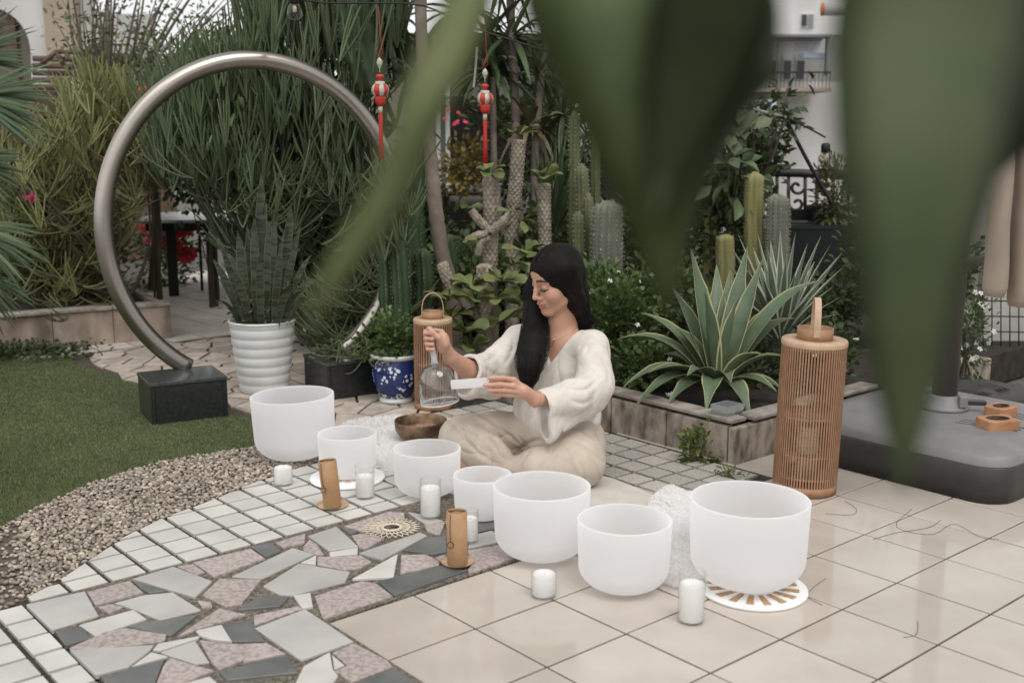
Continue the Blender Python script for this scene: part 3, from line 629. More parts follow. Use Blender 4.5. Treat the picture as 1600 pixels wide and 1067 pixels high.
# ---------------------------------------------------------------- ring sculpture on two dark plinths
ST = mat('brushed_steel', (.42, .385, .345), .32, (.36, .325, .29), 3, metal=1, bump=.03, bscale=40)
a_, b_, zc = .685, .735, .806; cX, cY = -1.147, 5.02; dx, dy = .875, .484
an = np.linspace(R(-90) + .555, R(270) - .555, 120)
m = MB(); m.tube([(cX + dx * a_ * math.cos(q), cY + dy * a_ * math.cos(q), zc + b_ * math.sin(q)) for q in an], .0395, 24)
o = m.build('ring_sculpture', ST); tag(o, 'large upright brushed steel ring standing on two dark stone plinths', 'sculpture')
DS = mat('dark_granite', (.016, .018, .018), .22, (.026, .028, .027), 60, bump=.03, bscale=120); DT = mat('dark_granite_top', (.06, .066, .06), .12, (.04, .044, .042), 50)
EG = mat('granite_edge', (.12, .13, .125), .4)
def plinth(cx, cy, rz, dx, dy, h, label):
    t = thing('stone_plinth', label, 'plinth', (cx, cy, .0), 'dark stone plinths', rz)
    bpy.context.view_layer.update()
    for (x, y, w, d, nm) in ((0, -dy / 2 + .009, dx - .04, .018, 'side_slab'), (0, dy / 2 - .009, dx - .04, .018, 'side_slab'), (-dx / 2 + .009, 0, .018, dy - .002, 'side_slab'), (dx / 2 - .009, 0, .018, dy - .002, 'side_slab')):
        MB().box((x, y, (h - .016) / 2), (w, d, h - .018), 0, .0015).build(nm, DS, t, False).matrix_parent_inverse.identity()
    MB().box((0, 0, h - .008), (dx + .006, dy + .006, .016), 0, .002).build('top_slab', DT, t, False).matrix_parent_inverse.identity()
plinth(-1.452, 4.704, R(29), .325, .27, .18, 'dark granite plinth on the lawn holding one foot of the steel ring')
plinth(-.80, 5.125, R(33), .30, .27, .18, 'dark granite plinth between the ribbed pot and the blue pot')
# ---------------------------------------------------------------- pots
PW = mat('white_glaze', (.62, .63, .61), .35, (.56, .57, .555), 10)
pr = [(0, 0), (.108, 0)]
zz = np.linspace(.004, .335, 64)
for z in zz: pr.append((.108 + (.150 - .108) * (z / .335) ** .8 + .0055 * abs(math.sin(z / .335 * math.pi * 7.5)) ** .6, z))
pr += [(.158, .337), (.158, .345), (.150, .347), (.146, .34), (.143, .30), (0, .30)]
pot = thing('ribbed_pot', 'white pot with horizontal ribs holding the snake plants', 'pot', (-1.19, 5.14, .006))
MB().lathe(pr, n=56).build('vessel', PW, pot, loc=(0, 0, 0)); MB().lathe([(0, .301), (.142, .301), (.12, .315), (0, .32)], n=24).build('soil', SOIL, pot, loc=(0, 0, 0))
def bluepot():
    m = bpy.data.materials.new('blue_white_porcelain'); m.use_nodes = True; n = m.node_tree; b = n.nodes['Principled BSDF']; L = n.links.new
    b.inputs['Roughness'].default_value = .12; tc = n.nodes.new('ShaderNodeTexCoord')
    w_ = n.nodes.new('ShaderNodeTexNoise'); w_.inputs['Scale'].default_value = 26; w_.inputs['Detail'].default_value = 3; L(tc.outputs['Object'], w_.inputs['Vector'])
    vo = n.nodes.new('ShaderNodeTexVoronoi'); vo.inputs['Scale'].default_value = 62; L(tc.outputs['Object'], vo.inputs['Vector'])
    v2 = n.nodes.new('ShaderNodeTexVoronoi'); v2.inputs['Scale'].default_value = 17; L(tc.outputs['Object'], v2.inputs['Vector'])
    def mth(op, a, v):
        q = n.nodes.new('ShaderNodeMath'); q.operation = op
        L(a, q.inputs[0])
        if isinstance(v, float): q.inputs[1].default_value = v
        else: L(v, q.inputs[1])
        return q.outputs[0]
    petals = mth('LESS_THAN', vo.outputs['Distance'], .47); clus = mth('LESS_THAN', v2.outputs['Distance'], .48); f = mth('MULTIPLY', petals, clus)
    mx = n.nodes.new('ShaderNodeMix'); mx.data_type = 'RGBA'; L(f, mx.inputs[0]); mx.inputs[6].default_value = (.018, .034, .13, 1); mx.inputs[7].default_value = (.62, .66, .7, 1)
    L(mx.outputs[2], b.inputs['Base Color']); return m
BP = bluepot(); r = .112; h = .225
bpot = thing('blue_pot', 'blue and white flower patterned porcelain pot beside the smaller lantern', 'pot', (-.535, 4.93, .006))
MB().lathe([(r * .60, .02), (r * .78, .05), (r * .93, .10), (r * .97, .15), (r * .9, .195), (r * .87, .203)], n=48).build('vessel', BP, bpot, loc=(0, 0, 0))
MB().lathe([(0, 0), (r * .7, 0), (r * .7, .012), (r * .62, .022), (0, .022)], n=40).build('foot', mat('porcelain_white', (.6, .6, .57), .25), bpot, loc=(0, 0, 0))
MB().lathe([(r * .86, .2), (r * 1.04, .213), (r * 1.06, h), (r * .98, h + .002), (r * .8, .19), (0, .19)], n=48).build('rim', mat('porcelain_white', (.6, .6, .57), .25), bpot, loc=(0, 0, 0))
# ================================================================== BEYOND THE FLOOR: planters, walls, buildings, furniture
SB = mat('stained_stone', (.37, .31, .25), .85, (.095, .075, .058), 20, bump=.5, bscale=50, detail=12, lo=.42, hi=.68, stretch=(1, 1, .5))
SCP = mat('stone_cap', (.36, .325, .28), .75, (.2, .17, .14), 16, bump=.3, bscale=90, detail=7)
def wallbox(p, q, th, h, name, m, parent, z0=0, ch=.004):
    (x0, y0), (x1, y1) = p, q; l = math.hypot(x1 - x0, y1 - y0); a = math.atan2(y1 - y0, x1 - x0)
    return MB().box(((x0 + x1) / 2, (y0 + y1) / 2, z0 + h / 2), (l, th, h), a, ch).build(name, m, parent, False)
pr_ = thing('planter', 'weathered stone planter box holding the cactus bed behind the person', 'planter', (*UV(6.1, -.85), 0))
zw = .172
for k in range(6):      # face slabs along the front, then the side
    v0, v1 = -.86 - k * 1.15, -.86 - (k + 1) * 1.15
    wallbox(UV(6.12, v0 - .012), UV(6.12, v1 + .012), .035, zw - .022, 'face_slab', SB, pr_, -.01)
    wallbox(UV(6.2, v0 + (.08 if k == 0 else -.006)), UV(6.2, v1 + .006), .085, .018, 'cap_slab', SCP, pr_, zw - .02)
for k in range(3):
    u0, u1 = 6.04 + k * 1.2, 6.04 + (k + 1) * 1.2
    wallbox(UV(u0 + .012, -.77), UV(u1 - .012, -.77), .035, zw - .022, 'face_slab', SB, pr_, -.01)
    wallbox(UV(u0 + .40, -.84) if k == 0 else UV(u0, -.84), UV(u1 - .006, -.84), .085, .018, 'cap_slab', SCP, pr_, zw - .02)
so_ = MB(); so_.prism(uvpoly([(6.3, -.95), (6.3, -8), (15, -16), (17, -.95)]), -.02, .135, 0); so_.build('soil', SOIL, pr_, False)
# left planter
pl_ = thing('planter', 'stained pink stone planter box under the yellow-green pencil shrub', 'planter', (-2.5, 6.45, 0))
A = G(-120, 562); B = G(268, 527); hz = at(266, 471, B[1])[2]
ux, uy = (B - A)[0], (B - A)[1]; ll = math.hypot(ux, uy); ux, uy = ux / ll, uy / ll
SBP = mat('stained_pink_stone', (.44, .345, .285), .85, (.17, .13, .10), 7, bump=.4, bscale=30, detail=9, lo=.45, hi=.7, stretch=(1, 1, .5))
for k in range(4):
    a = (A[0] + ux * ll * k / 4, A[1] + uy * ll * k / 4); b = (A[0] + ux * (ll * (k + 1) / 4 - .004), A[1] + uy * (ll * (k + 1) / 4 - .004))
    wallbox(a, b, .05, hz - .022, 'face_slab', SBP, pl_, 0); wallbox((a[0] - uy * .02, a[1] + ux * .02), (b[0] - uy * .02, b[1] + ux * .02), .12, .02, 'cap_slab', SCP, pl_, hz - .021)
e = (B[0] - uy * 1.2, B[1] + ux * 1.2); wallbox((B[0] - .025 * ux - uy * .03, B[1] - .025 * uy + ux * .03), (e[0] - .025 * ux, e[1] - .025 * uy), .05, hz - .022, 'face_slab', SBP, pl_)
sp = MB(); sp.prism([(A[0] - uy * .03, A[1] + ux * .03), (B[0] - uy * .03 - ux * .06, B[1] + ux * .03 - .06 * uy), (e[0] - .06 * ux, e[1]), (A[0] - uy * 1.2, A[1] + ux * 1.2)], 0, hz - .05, 0); sp.build('soil', SOIL, pl_, False)
# ------------------------------------------------ buildings
def slabXZ(poly, y0, y1):
    P = [(p[0], p[1]) for p in poly]; n = len(P); m = MB()
    a = sum(P[i][0] * P[(i + 1) % n][1] - P[(i + 1) % n][0] * P[i][1] for i in range(n))
    if a < 0: P = P[::-1]
    m.add([(x, y0, z) for x, z in P] + [(x, y1, z) for x, z in P], [tuple(range(n)), tuple(range(2 * n - 1, n - 1, -1))] + [(i, n + i, n + (i + 1) % n, (i + 1) % n) for i in range(n)]); return m
def rectXZ(px0, py0, px1, py1, Y, th=.1):
    a = at(px0, py1, Y); b = at(px1, py0, Y)
    if round(py1) in (235, 240, 300, 330, 420, 430, 470, 575): a[2] = -.02      # stands on the ground
    return slabXZ([(a[0], a[2]), (b[0], a[2]), (b[0], b[2]), (a[0], b[2])], Y, Y + th)
WH = mat('white_wall_tile', (.62, .61, .59), .6, (.52, .51, .49), 1.5, var=.03); BE = mat('beige_render', (.40, .32, .25), .8, (.33, .26, .2), 3)
DGL = mat('dark_window', (.03, .032, .03), .08); WF = mat('white_frame', (.66, .66, .64), .5); BR = mat('brown_paint', (.085, .05, .038), .6, (.14, .085, .06), 20); RF = mat('rust_roof', (.16, .10, .075), .8, (.09, .06, .045), 25, bump=.3, bscale=30)
IR = mat('black_iron', (.014, .014, .014), .5, (.03, .025, .02), 40)
Yb = 14.0
nb_ = thing('neighbour_house', 'white house with an arched brown window behind the fan palm', 'building', at(20, 215, Yb))
q = [at(-500, 240, Yb), at(-500, -160, Yb), at(84, -160, Yb), at(84, 240, Yb)]
q[0][2] = q[3][2] = -.02
arch = [at(-22 + 70 * math.cos(t), 85 - 74 * math.sin(t), Yb) for t in np.linspace(0, math.pi, 20)]
bot = [at(48, 240, Yb)] + arch + [at(-92, 240, Yb)]
bot[0][2] = bot[-1][2] = -.02
slabXZ([(p[0], p[2]) for p in q] + [(p[0], p[2]) for p in bot], Yb, Yb + .25).build('wall', WH, nb_, False)
w1 = slabXZ([(p[0], p[2]) for p in [at(50, 235, Yb)] + [at(-22 + 72 * math.cos(t), 85 - 76 * math.sin(t), Yb) for t in np.linspace(0, math.pi, 20)] + [at(-94, 235, Yb)]], Yb + .14, Yb + .2).build('window', mat('tinted_pane', (.13, .095, .075), .15), nb_, False)
for px in (-22, 19): rectXZ(px - 2, 15, px + 2, 235, Yb + .07, .05).build('frame', BR, w1, False)
rectXZ(-92, 32, 48, 37, Yb + .065, .05).build('frame', BR, w1, False)
rectXZ(84, -160, 104, 240, Yb - .12, .3).build('corner_pillar', BE, nb_, False)
rectXZ(104.5, -160, 126, 240, Yb + .05, .2).build('side_wall', WH, nb_, False); rectXZ(126, 22, 235, 240, Yb + 2, .2).build('back_wall', WH, nb_, False)
# garden shed with rusty roof
sh = thing('garden_shed', 'low brown shed with a rusty roof frame behind the thin tree', 'shed', at(140, 215, 10.5))
for a, b in (((62, 103), (88, 81)), ((88, 81), (215, 88)), ((215, 88), (240, 112)), ((55, 103), (245, 109)), ((88, 81), (100, 103))):
    MB().tube([at(*a, 10.5), at(*b, 10.5)], .022, 6).build('beam', BR, sh)
for k in range(5): 
    y0 = 92 + k * 11; A_ = at(52, y0, 10.7 - k * .06); B_ = at(250, y0 + 4, 10.7 - k * .06); MB().tube([A_, B_], .03, 6).build('roof_batten', RF, sh)
for k in range(7):
    px = 60 + k * 29; rectXZ(px, 132, px + 27, 300, 10.9 + .01 * (k % 2), .04).build('wall_board', BR, sh, False)
# slatted fence at the left
fe = thing('slat_fence', 'dark wooden slat fence behind the yellow-green shrub', 'fence', at(80, 260, 8.4))
for k in range(9): rectXZ(64 + k * 8.5, 182, 69 + k * 8.5, 330, 8.4, .03).build('slat', mat('grey_wood', (.10, .085, .072), .8, (.06, .05, .042), 20), fe, False)
rectXZ(54, 158, 61, 330, 8.3, .05).build('post', mat('red_wood', (.25, .13, .095), .7), fe, False); rectXZ(60, 190, 142, 195, 8.44, .03).build('rail', BR, fe, False)
# garden lamp
gl_ = thing('garden_lamp', 'small black lantern lamp standing beside the rusty shed', 'lamp', at(116, 160, 8.0))
rectXZ(111, 125, 124, 142, 8.0, .05).build('lamp_glass', mat('pale_pane', (.5, .5, .5), .2), gl_, False); rectXZ(107, 142, 127, 149, 7.98, .09).build('base', IR, gl_, False); MB().lathe([(.045, 0), (.02, .03), (.01, .06), (0, .065)], c=at(117, 124, 8.03), n=8).build('cap', IR, gl_, False); MB().tube([at(117, 149, 8.03), Vector((at(117, 149, 8.03)[0], 8.03, 0))], .02, 8).build('pole', IR, gl_)
# terrace house behind the cactus bed
th_ = thing('terrace_house', 'pale house wall with a white framed glass door behind the plants', 'building', at(700, 360, 9.6))
PLS = mat('pale_plaster', (.36, .31, .28), .85, (.3, .26, .23), 4)
Yh = 9.6
rectXZ(560, 60, 682, 420, Yh, .2).build('wall', PLS, th_, False); rectXZ(702, 288, 900, 420, Yh, .2).build('wall', PLS, th_, False); rectXZ(702, 60, 900, 150, Yh, .2).build('wall', PLS, th_, False)
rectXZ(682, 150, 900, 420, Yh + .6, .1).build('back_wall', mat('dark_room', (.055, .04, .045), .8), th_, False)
for r_ in ((682, 150, 687, 305), (697, 150, 702, 305), (682, 300, 702, 305)): rectXZ(*r_, Yh - .03, .06).build('door_frame', WF, th_, False)
rectXZ(687, 150, 697, 300, Yh + .02, .02).build('pane', mat('grey_pane', (.22, .24, .24), .1), th_, False)
rectXZ(640, 302, 775, 306, 9.2, .35).build('counter_top', IR, th_, False); rectXZ(640, 325, 775, 430, 9.25, .3).build('counter', mat('charcoal', (.03, .03, .03), .7), th_, False)
rectXZ(560, 52, 1010, 62, 9.2, .7).build('eave', RF, th_, False)
# tall dark cabinet
cb_ = thing('dark_cabinet', 'tall dark brown cabinet behind the column cacti', 'cabinet', at(940, 430, 7.6))
rectXZ(868, 245, 1010, 470, 7.6, .5).build('body', mat('dark_brown', (.03, .022, .02), .5, (.045, .032, .028), 10), cb_, False); rectXZ(930, 175, 1002, 243, 7.7, .4).build('upper_box', mat('dark_brown', (.03, .022, .02), .5), cb_, False)
rectXZ(864, 243, 1014, 248, 7.55, .6).build('top_board', IR, cb_, False)
# apartment block on the right
Ya = 17.0
ab = thing('apartment_block', 'white tiled apartment block with a covered balcony beyond the iron railing', 'building', at(1240, 230, Ya))
rectXZ(1130, -260, 1420, 55, Ya, .3).build('upper_wall', WH, ab, False)
rectXZ(1130, 56, 1420, 128, Ya + 1.0, .3).build('balcony_wall', WH, ab, False); rectXZ(1130, 128, 1420, 420, Ya + .05, .3).build('lower_wall', WH, ab, False)
wn = rectXZ(1251, 21, 1273, 43, Ya - .03, .06).build('window', WF, ab, False); rectXZ(1252.5, 23, 1261, 41, Ya - .05, .03).build('pane', DGL, wn, False); rectXZ(1262.5, 23, 1271.5, 41, Ya - .05, .03).build('pane', mat('grey_pane', (.22, .24, .24), .1), wn, False)
for k in range(4): wv = rectXZ(1180 + k * 21, 86, 1197 + k * 21, 126, Ya + .95, .06).build('window', WF, ab, False); rectXZ(1182 + k * 21, 95, 1194.5 + k * 21, 124, Ya + .92, .04).build('pane', DGL, wv, False)
rectXZ(1150, 54, 1300, 58, Ya - .9, .9).build('canopy_edge', mat('grey_steel', (.2, .2, .2), .5), ab, False)
CV = mat('canopy_sheet', (.55, .56, .57), .4)
for k in range(5): rectXZ(1160 + k * 27, 63 + 5 * math.sin(k), 1186 + k * 27, 82 + 6 * math.sin(k * 2), Ya - .6 + .05 * k, .03).build('canopy_sheet', CV, ab, False)
rectXZ(1255, 83, 1297, 91, Ya - .7, .3).build('awning', mat('pale_blue', (.42, .48, .56), .6), ab, False)
for px in (1213, 1294): rectXZ(px - 3, 58, px + 3, 200 if px < 1250 else 118, Ya - .85, .12).build('post', mat('grey_steel', (.2, .2, .2), .5), ab, False)
rl = rectXZ(1170, 112, 1300, 114.5, Ya - .9, .05).build('balcony_rail', IR, ab, False)
for k in range(22): rectXZ(1171 + k * 6, 114.5, 1172.6 + k * 6, 138, Ya - .88, .02).build('baluster', IR, rl, False)
rectXZ(1170, 138, 1300, 143, Ya - .95, .95).build('balcony_slab', BE, ab, False)
ac = thing('air_conditioner', 'white outdoor air conditioner unit under the balcony', 'air conditioner', at(1199, 178, 15.9)); rectXZ(1186, 156, 1213, 178, 15.9, .3).build('case', WF, ac, False)
fan_c = at(1195, 167, 15.88); fm = MB(); fm.lathe([(0, 0), (.085, 0), (.085, .02), (0, .02)], n=24); v = fm.v[0]; fm.v[0] = np.c_[v[:, 0], -v[:, 2], v[:, 1]] + np.array(tuple(fan_c)); fm.build('fan', DGL, ac); rectXZ(1202, 158, 1208, 162, 15.89, .02).build('badge', mat('blue_badge', (.05, .15, .5), .4), ac, False)
rectXZ(1184, 178.5, 1216, 182, 15.85, 1.2).build('bracket', IR, ac, False)
tk = MB(); c = at(1300, 15, 15.4); tk.tube([(c[0] - .12, 15.4, c[2]), (c[0] + .8, 15.4, c[2])], .085, 20); wt = tk.build('vent_pipe', mat('grey_pipe', (.5, .48, .46), .5)); tag(wt, 'pale horizontal pipe with an orange end cap on the apartment roof canopy', 'pipe')
tk = MB(); tk.tube([(c[0] - .135, 15.4, c[2]), (c[0] - .121, 15.4, c[2])], .09, 20); tk.build('end_cap', mat('orange_cap', (.55, .16, .07), .6), wt)
# iron railing and tubs on the right
ra = thing('iron_railing', 'black iron railing with scrolls in front of the apartment block', 'railing', at(1240, 350, 7.9))
Yr = 7.9; MB().tube([at(1150, 268, Yr), at(1420, 276, Yr)], .03, 8).build('top_rail', IR, ra); MB().tube([at(1150, 338, Yr), at(1420, 344, Yr)], .02, 6).build('bottom_rail', IR, ra)
for k, px in enumerate((1172, 1190, 1214, 1232, 1258, 1276, 1302, 1326, 1350)): MB().tube([at(px, 270, Yr), at(px, 342, Yr)], .013, 6).build('baluster', IR, ra)
for px in (1202, 1245, 1289, 1338):
    for sg, py in ((1, 292), (-1, 318)):
        P = [at(px + sg * (13 - k * .55) * math.cos(k * .32), py + (13 - k * .55) * math.sin(k * .32), Yr) for k in range(20)]; MB().tube(P, .012, 6).build('scroll', IR, ra)
TB = mat('black_tub', (.012, .014, .014), .45)
def tub(px0, py0, px1, py1, Y, label, tap=.88, soil=True):
    a = at(px0, py1, Y); b = at(px1, py0, Y); w = (b[0] - a[0]); h = b[2] - a[2]; t = thing('black_tub', label, 'tub', ((a[0] + b[0]) / 2, Y + w * .3, a[2]))
    m = MB(); d = w * .3; v = []
    for (s, z) in ((tap, 0), (1, h * .93), (1.06, h * .93), (1.06, h), (.95, h), (.9, h * .8)):
        for cx, cy in ((-1, -1), (1, -1), (1, 1), (-1, 1)): v.append((cx * w / 2 * s, cy * d * s, z))
    F = [(3, 2, 1, 0), (20, 21, 22, 23)] + [(4 * k + i, 4 * k + (i + 1) % 4, 4 * k + 4 + (i + 1) % 4, 4 * k + 4 + i) for k in range(5) for i in range(4)]
    m.add(v, F); m.build('tub', TB, t, False, (0, 0, 0)); return t
tub(1268, 322, 1328, 352, 7.4, 'smaller black planting tub below the scroll railing'); tub(1232, 352, 1345, 432, 7.0, 'large black tub behind the variegated agave'); tub(1238, 328, 1265, 345, 7.5, 'narrow black trough with a leafy plant by the railing')
LDG = mat('dark_ledge', (.02, .02, .021), .5, (.03, .029, .028), 8)
a = at(1236, 433, 7.0); b = at(1340, 433, 7.0); ld = MB().box(((a[0] + b[0]) / 2 + .02, 7.18, a[2] / 2 - .005), (b[0] - a[0] + .1, .55, a[2] - .012), 0, .01).build('dark_ledge', LDG, None, False); tag(ld, 'low dark ledge carrying the large black tub', 'ledge')
a = at(1160, 342, 7.55); b = at(1420, 352, 7.4); pw_ = MB().box(((a[0] + b[0]) / 2, 7.72, b[2] / 2 - .005), (b[0] - a[0], .62, b[2] - .012), 0, .01).build('parapet', LDG, None, False); tag(pw_, 'dark parapet under the iron railing and the smaller tubs', 'parapet')
# ------------------------------------------------ table and chair
TBK = mat('black_wood', (.012, .012, .014), .5); TTP = mat('pale_table_top', (.52, .52, .5), .35)
Yt = 8.35; zt = at(275, 341, Yt)[2]
tb_ = thing('garden_table', 'black legged garden table with a pale top beyond the ring', 'table', at(310, 465, Yt)); 
a = at(212, 341, Yt); 
MB().box((a[0] + 1.05, Yt + .35, zt - .012), (2.1, .95, .024), R(6), .004).build('table_top', TTP, tb_, False); MB().box((a[0] + 1.05, Yt + .35, zt - .055), (1.95, .82, .06), R(6), .004).build('apron', TBK, tb_, False)
for px, py, Y in ((272, 462, 8.39), (335, 470, 8.12), (560, 455, 8.6)):
    g = G(px, py); MB().box((g[0], g[1], (zt - .05) / 2), (.075, .075, zt - .05), R(20), .004).build('leg', TBK, tb_, False)
ch_ = thing('garden_chair', 'thin black metal chair pulled up to the garden table', 'chair', at(305, 460, 8.75))
gx, gy = G(303, 460)[0], 8.7
for dx_, dy_ in ((0, 0), (.38, .05), (.03, .36), (.4, .4)): MB().tube([(gx + dx_, gy + dy_, 0), (gx + dx_ * .95, gy + dy_ * .95, .44)], .012, 6).build('leg', IR, ch_)
MB().box((gx + .19, gy + .2, .45), (.4, .4, .02), R(5), .005).build('seat', IR, ch_, False)
MB().tube(bez((gx - .01, gy, .45), (gx - .03, gy - .02, .75), (gx + .15, gy - .03, .76), 10, (gx + .2, gy - .03, .76)), .012, 6).build('back_frame', IR, ch_)
# ------------------------------------------------ parasol base, pole, folded canopy
PG = mat('grey_plastic', (.21, .207, .203), .5, (.18, .177, .173), 12, bump=.1, bscale=150); PGD = mat('dark_plastic', (.035, .034, .033), .45, (.045, .043, .041), 12); PLD = mat('pole_bronze', (.085, .075, .066), .4)
cu, cv_ = 8.3, 1.0
def rrect(hx, hy, r, n=6):
    P = []
    for cx, cy, a0 in ((hx - r, hy - r, 0), (-hx + r, hy - r, 90), (-hx + r, -hy + r, 180), (hx - r, -hy + r, 270)):
        for k in range(n): t = R(a0 + 90 * k / (n - 1)); P.append((cx + r * math.cos(t), cy + r * math.sin(t)))
    return P
def parasol_base(cx, cy, hx, hy, h, label, mt, md, rz, top=None):
    t = thing('parasol_weight', label, 'parasol weight', (cx, cy, .001), None, rz) if top is None else top
    m = MB(); lev = [(0.0, .004), (0.0, h * .62), (.006, h * .68)]; P0 = rrect(hx, hy, .11); n = len(P0); v = []
    for ins, z in lev:
        for x, y in rrect(hx - ins, hy - ins, .11): v.append((x, y, z))
    m.add(v, [tuple(range(n - 1, -1, -1))] + [(k * n + i, k * n + (i + 1) % n, k * n + n + (i + 1) % n, k * n + n + i) for k in range(2) for i in range(n)] + [tuple(2 * n + i for i in range(n))]); 
    if top is not None:
        v_ = m.v[0]; t = obj('base', m.mesh('base'), md, top, (cx - top.location[0], cy - top.location[1], .001)); t.rotation_euler = (0, 0, rz)
    else: m.build('tank', md, t, True, (0, 0, 0))
    m = MB(); v = []
    for ins, z in ((.004, h * .665), (.006, h * .80), (.018, h * .86), (.10, h * .99), (.115, h)):
        for x, y in rrect(hx - ins, hy - ins, .105): v.append((x, y, z))
    m.add(v, [(k * n + i, k * n + (i + 1) % n, k * n + n + (i + 1) % n, k * n + n + i) for k in range(4) for i in range(n)] + [tuple(4 * n + i for i in range(n))]); m.build('lid', mt, t, True, (0, 0, 0))
    for sx in (-1, 1):
        for k in range(3):
            x = sx * (hx * .18 + k * .03); MB().box((x, -hy * .52, h * .995), (.006, hy * .5, .004), R(-sx * 14), .001).build('groove', md, t, False, (0, 0, 0))
    MB().lathe([(0, 0), (.05, 0), (.05, .004), (.035, .006), (0, .004)], c=(hx * .5, hy * .35, h), n=20).build('filler_cap', md, t, True, (0, 0, 0)); return t
bx_, by_ = UV(8.62, 1.02)
Zp = .19
pa = thing('parasol', 'closed tan cantilever parasol on a dark bronze pole with a big grey base', 'parasol', (bx_, by_, 0))
parasol_base(bx_, by_, .42, .42, Zp, '', PG, PGD, YAW, pa)
pc = at(1474, 640, by_ + .02); 
for nm, pr in (('collar', [(0, 0), (.088, 0), (.088, .012), (.075, .016), (.062, .05), (.058, .055), (0, .055)]),): MB().lathe([(r * 1.0, z) for r, z in pr], c=(pc[0], by_ + .02, Zp + .001), n=32).build(nm, PG, pa)
MB().tube([(pc[0], by_ + .02, Zp + .05), (pc[0], by_ + .02, 2.3)], .047, 20).build('pole', PLD, pa)
MB().box((pc[0] + .09, by_ - .03, Zp + .035), (.09, .02, .02), R(-10), .004).build('clamp', PGD, pa, False); MB().box((pc[0] + .045, by_ - .035, Zp + .04), (.03, .04, .045), 0, .004).build('clamp', PG, pa, False)
TAN = mat('tan_canvas', (.34, .275, .215), .85, (.29, .235, .185), 6, bump=.2, bscale=500)
Yc_ = 3.35
for k, (path, w0) in enumerate((([(1575, 60), (1568, 230), (1560, 360), (1552, 462)], 28), ([(1600, 40), (1600, 240), (1595, 380), (1588, 478)], 25), ([(1640, 40), (1632, 260), (1625, 400), (1620, 470)], 27))):
    P = smoothpath([at(a, b, Yc_ + .03 * k) for a, b in path], 16); m = MB(); rd = np.linspace(w0 * .75, w0, 16) / FPX * 3.3; rd[-1] *= .8
    m.tube(P, rd, 18, flat=.62); v = m.v[0]; m.v[0] = v + .004 * np.sin(v[:, [2]] * 18 + k) * np.array([[1, .5, 0]]) ; m.build('canopy_fold', TAN, pa)
MB().tube([at(1474, 420, by_ + .02), at(1545, 405, Yc_ + .05), at(1560, 380, Yc_ + .05)], .018, 8).build('bracket', PLD, pa)
MB().tube([(pc[0], by_ + .02, 2.28), at(1600, -250, Yc_ + .05)], .02, 8).build('arm', PLD, pa); MB().tube([at(1600, -250, Yc_ + .05), at(1600, 60, Yc_ + .05)], .015, 8).build('hanger', PLD, pa)
parasol_base(1.96, 4.72, .3, .26, .13, 'black plastic parasol base beside the flowering planter by the grid fence', PGD, mat('blacker_plastic', (.016, .016, .017), .4), YAW - .1)
# wooden blocks on the base
WB = mat('red_wood_block', (.33, .14, .07), .6, (.45, .24, .12), 14, bump=.2, bscale=60); WBD = mat('dark_hollow', (.07, .03, .018), .8)
for i, (px, py, w_) in enumerate(((1558, 668, .115), (1563, 648, .10))):
    g = G(px, py, Zp); t = thing('wood_block', ('square reddish wood block with a round hollow, on the grey parasol base', 'second wood block with an oval hollow, behind the squarer block')[i], 'wood block', (g[0], g[1] - .0, Zp + .001), 'hollowed wood blocks', R(12 + 25 * i))
    MB().prism(rrect(w_ * .55, w_ * .42, .02), 0, .034, .003).build('block', WB, t, False, (0, 0, 0)); MB().lathe([(0, .0342), (w_ * .28, .0342), (w_ * .3, .0355), (w_ * .33, .0345)], n=24, sx=1.15, sy=.8).build('hollow', WBD, t, True, (0, 0, 0))
# pale wall with wire grid on the far right
gw = thing('grid_fence', 'wire grid panel against a pale wall beside the black parasol base', 'fence', at(1590, 560, 5.6))
rectXZ(1530, 420, 1900, 575, 5.75, .1).build('backing_wall', mat('pale_plaster2', (.5, .48, .45), .8, (.4, .38, .35), 5), gw, False)
for k in range(20): MB().tube([at(1536 + k * 14, 455, 5.6), at(1536 + k * 14, 572, 5.6)], .0035, 5).build('wire', IR, gw)
for k in range(5): MB().tube([at(1530, 470 + k * 24, 5.61), at(1820, 474 + k * 24, 5.61)], .0035, 5).build('wire', IR, gw)
sp_ = thing('stone_trough', 'weathered stone trough with small white flowers behind the parasol pole', 'planter', at(1505, 610, 4.75)); g = G(1505, 618)
MB().box((g[0] + .03, g[1] + .06, .085), (.18, .15, .17), YAW, .006).build('trough', SB, sp_, False)
# cut glass dish and a fallen white blossom on the planter rim
g = G(1137, 645, .172); gd = thing('glass_dish', 'square cut glass dish on the stone planter rim below the agave', 'dish', (g[0], g[1] + .01, .1722), None, YAW)
CGL = mat('cut_glass', (.8, .84, .85), .05, trans=.85, bump=.6, bscale=120, spec=.8)
MB().prism(rrect(.052, .042, .012), 0, .012, .003).build('base', CGL, gd, False, (0, 0, 0))
for k in range(4):
    a = k * math.pi / 2; L_ = .104 if k % 2 == 0 else .084; d_ = .042 if k % 2 == 0 else .052; MB().box((d_ * math.sin(a) * .92, -d_ * math.cos(a) * .92, .022), (L_ * .92, .008, .022), a, .002).build('side', CGL, gd, False, (0, 0, 0))
g = G(1048, 622, .173); wf = thing('white_blossom', 'single pale waterlily-like blossom lying on the planter rim', 'flower', (g[0], g[1], .172))
PET = mat('pale_petal', (.72, .73, .68), .6, translucent=.3)
for k in range(14):
    a = k * 2.4; e_ = .5 + .5 * (k / 14); d = np.array([math.cos(a) * .9, math.sin(a) * .9, e_]); p = np.zeros(3); q = d * .026; s_ = np.array([-math.sin(a), math.cos(a), 0]) * .008; MB().add([p, q * .6 + s_, q, q * .6 - s_], [(0, 1, 2, 3)]).build('petal', PET, wf, True, (0, 0, .002))
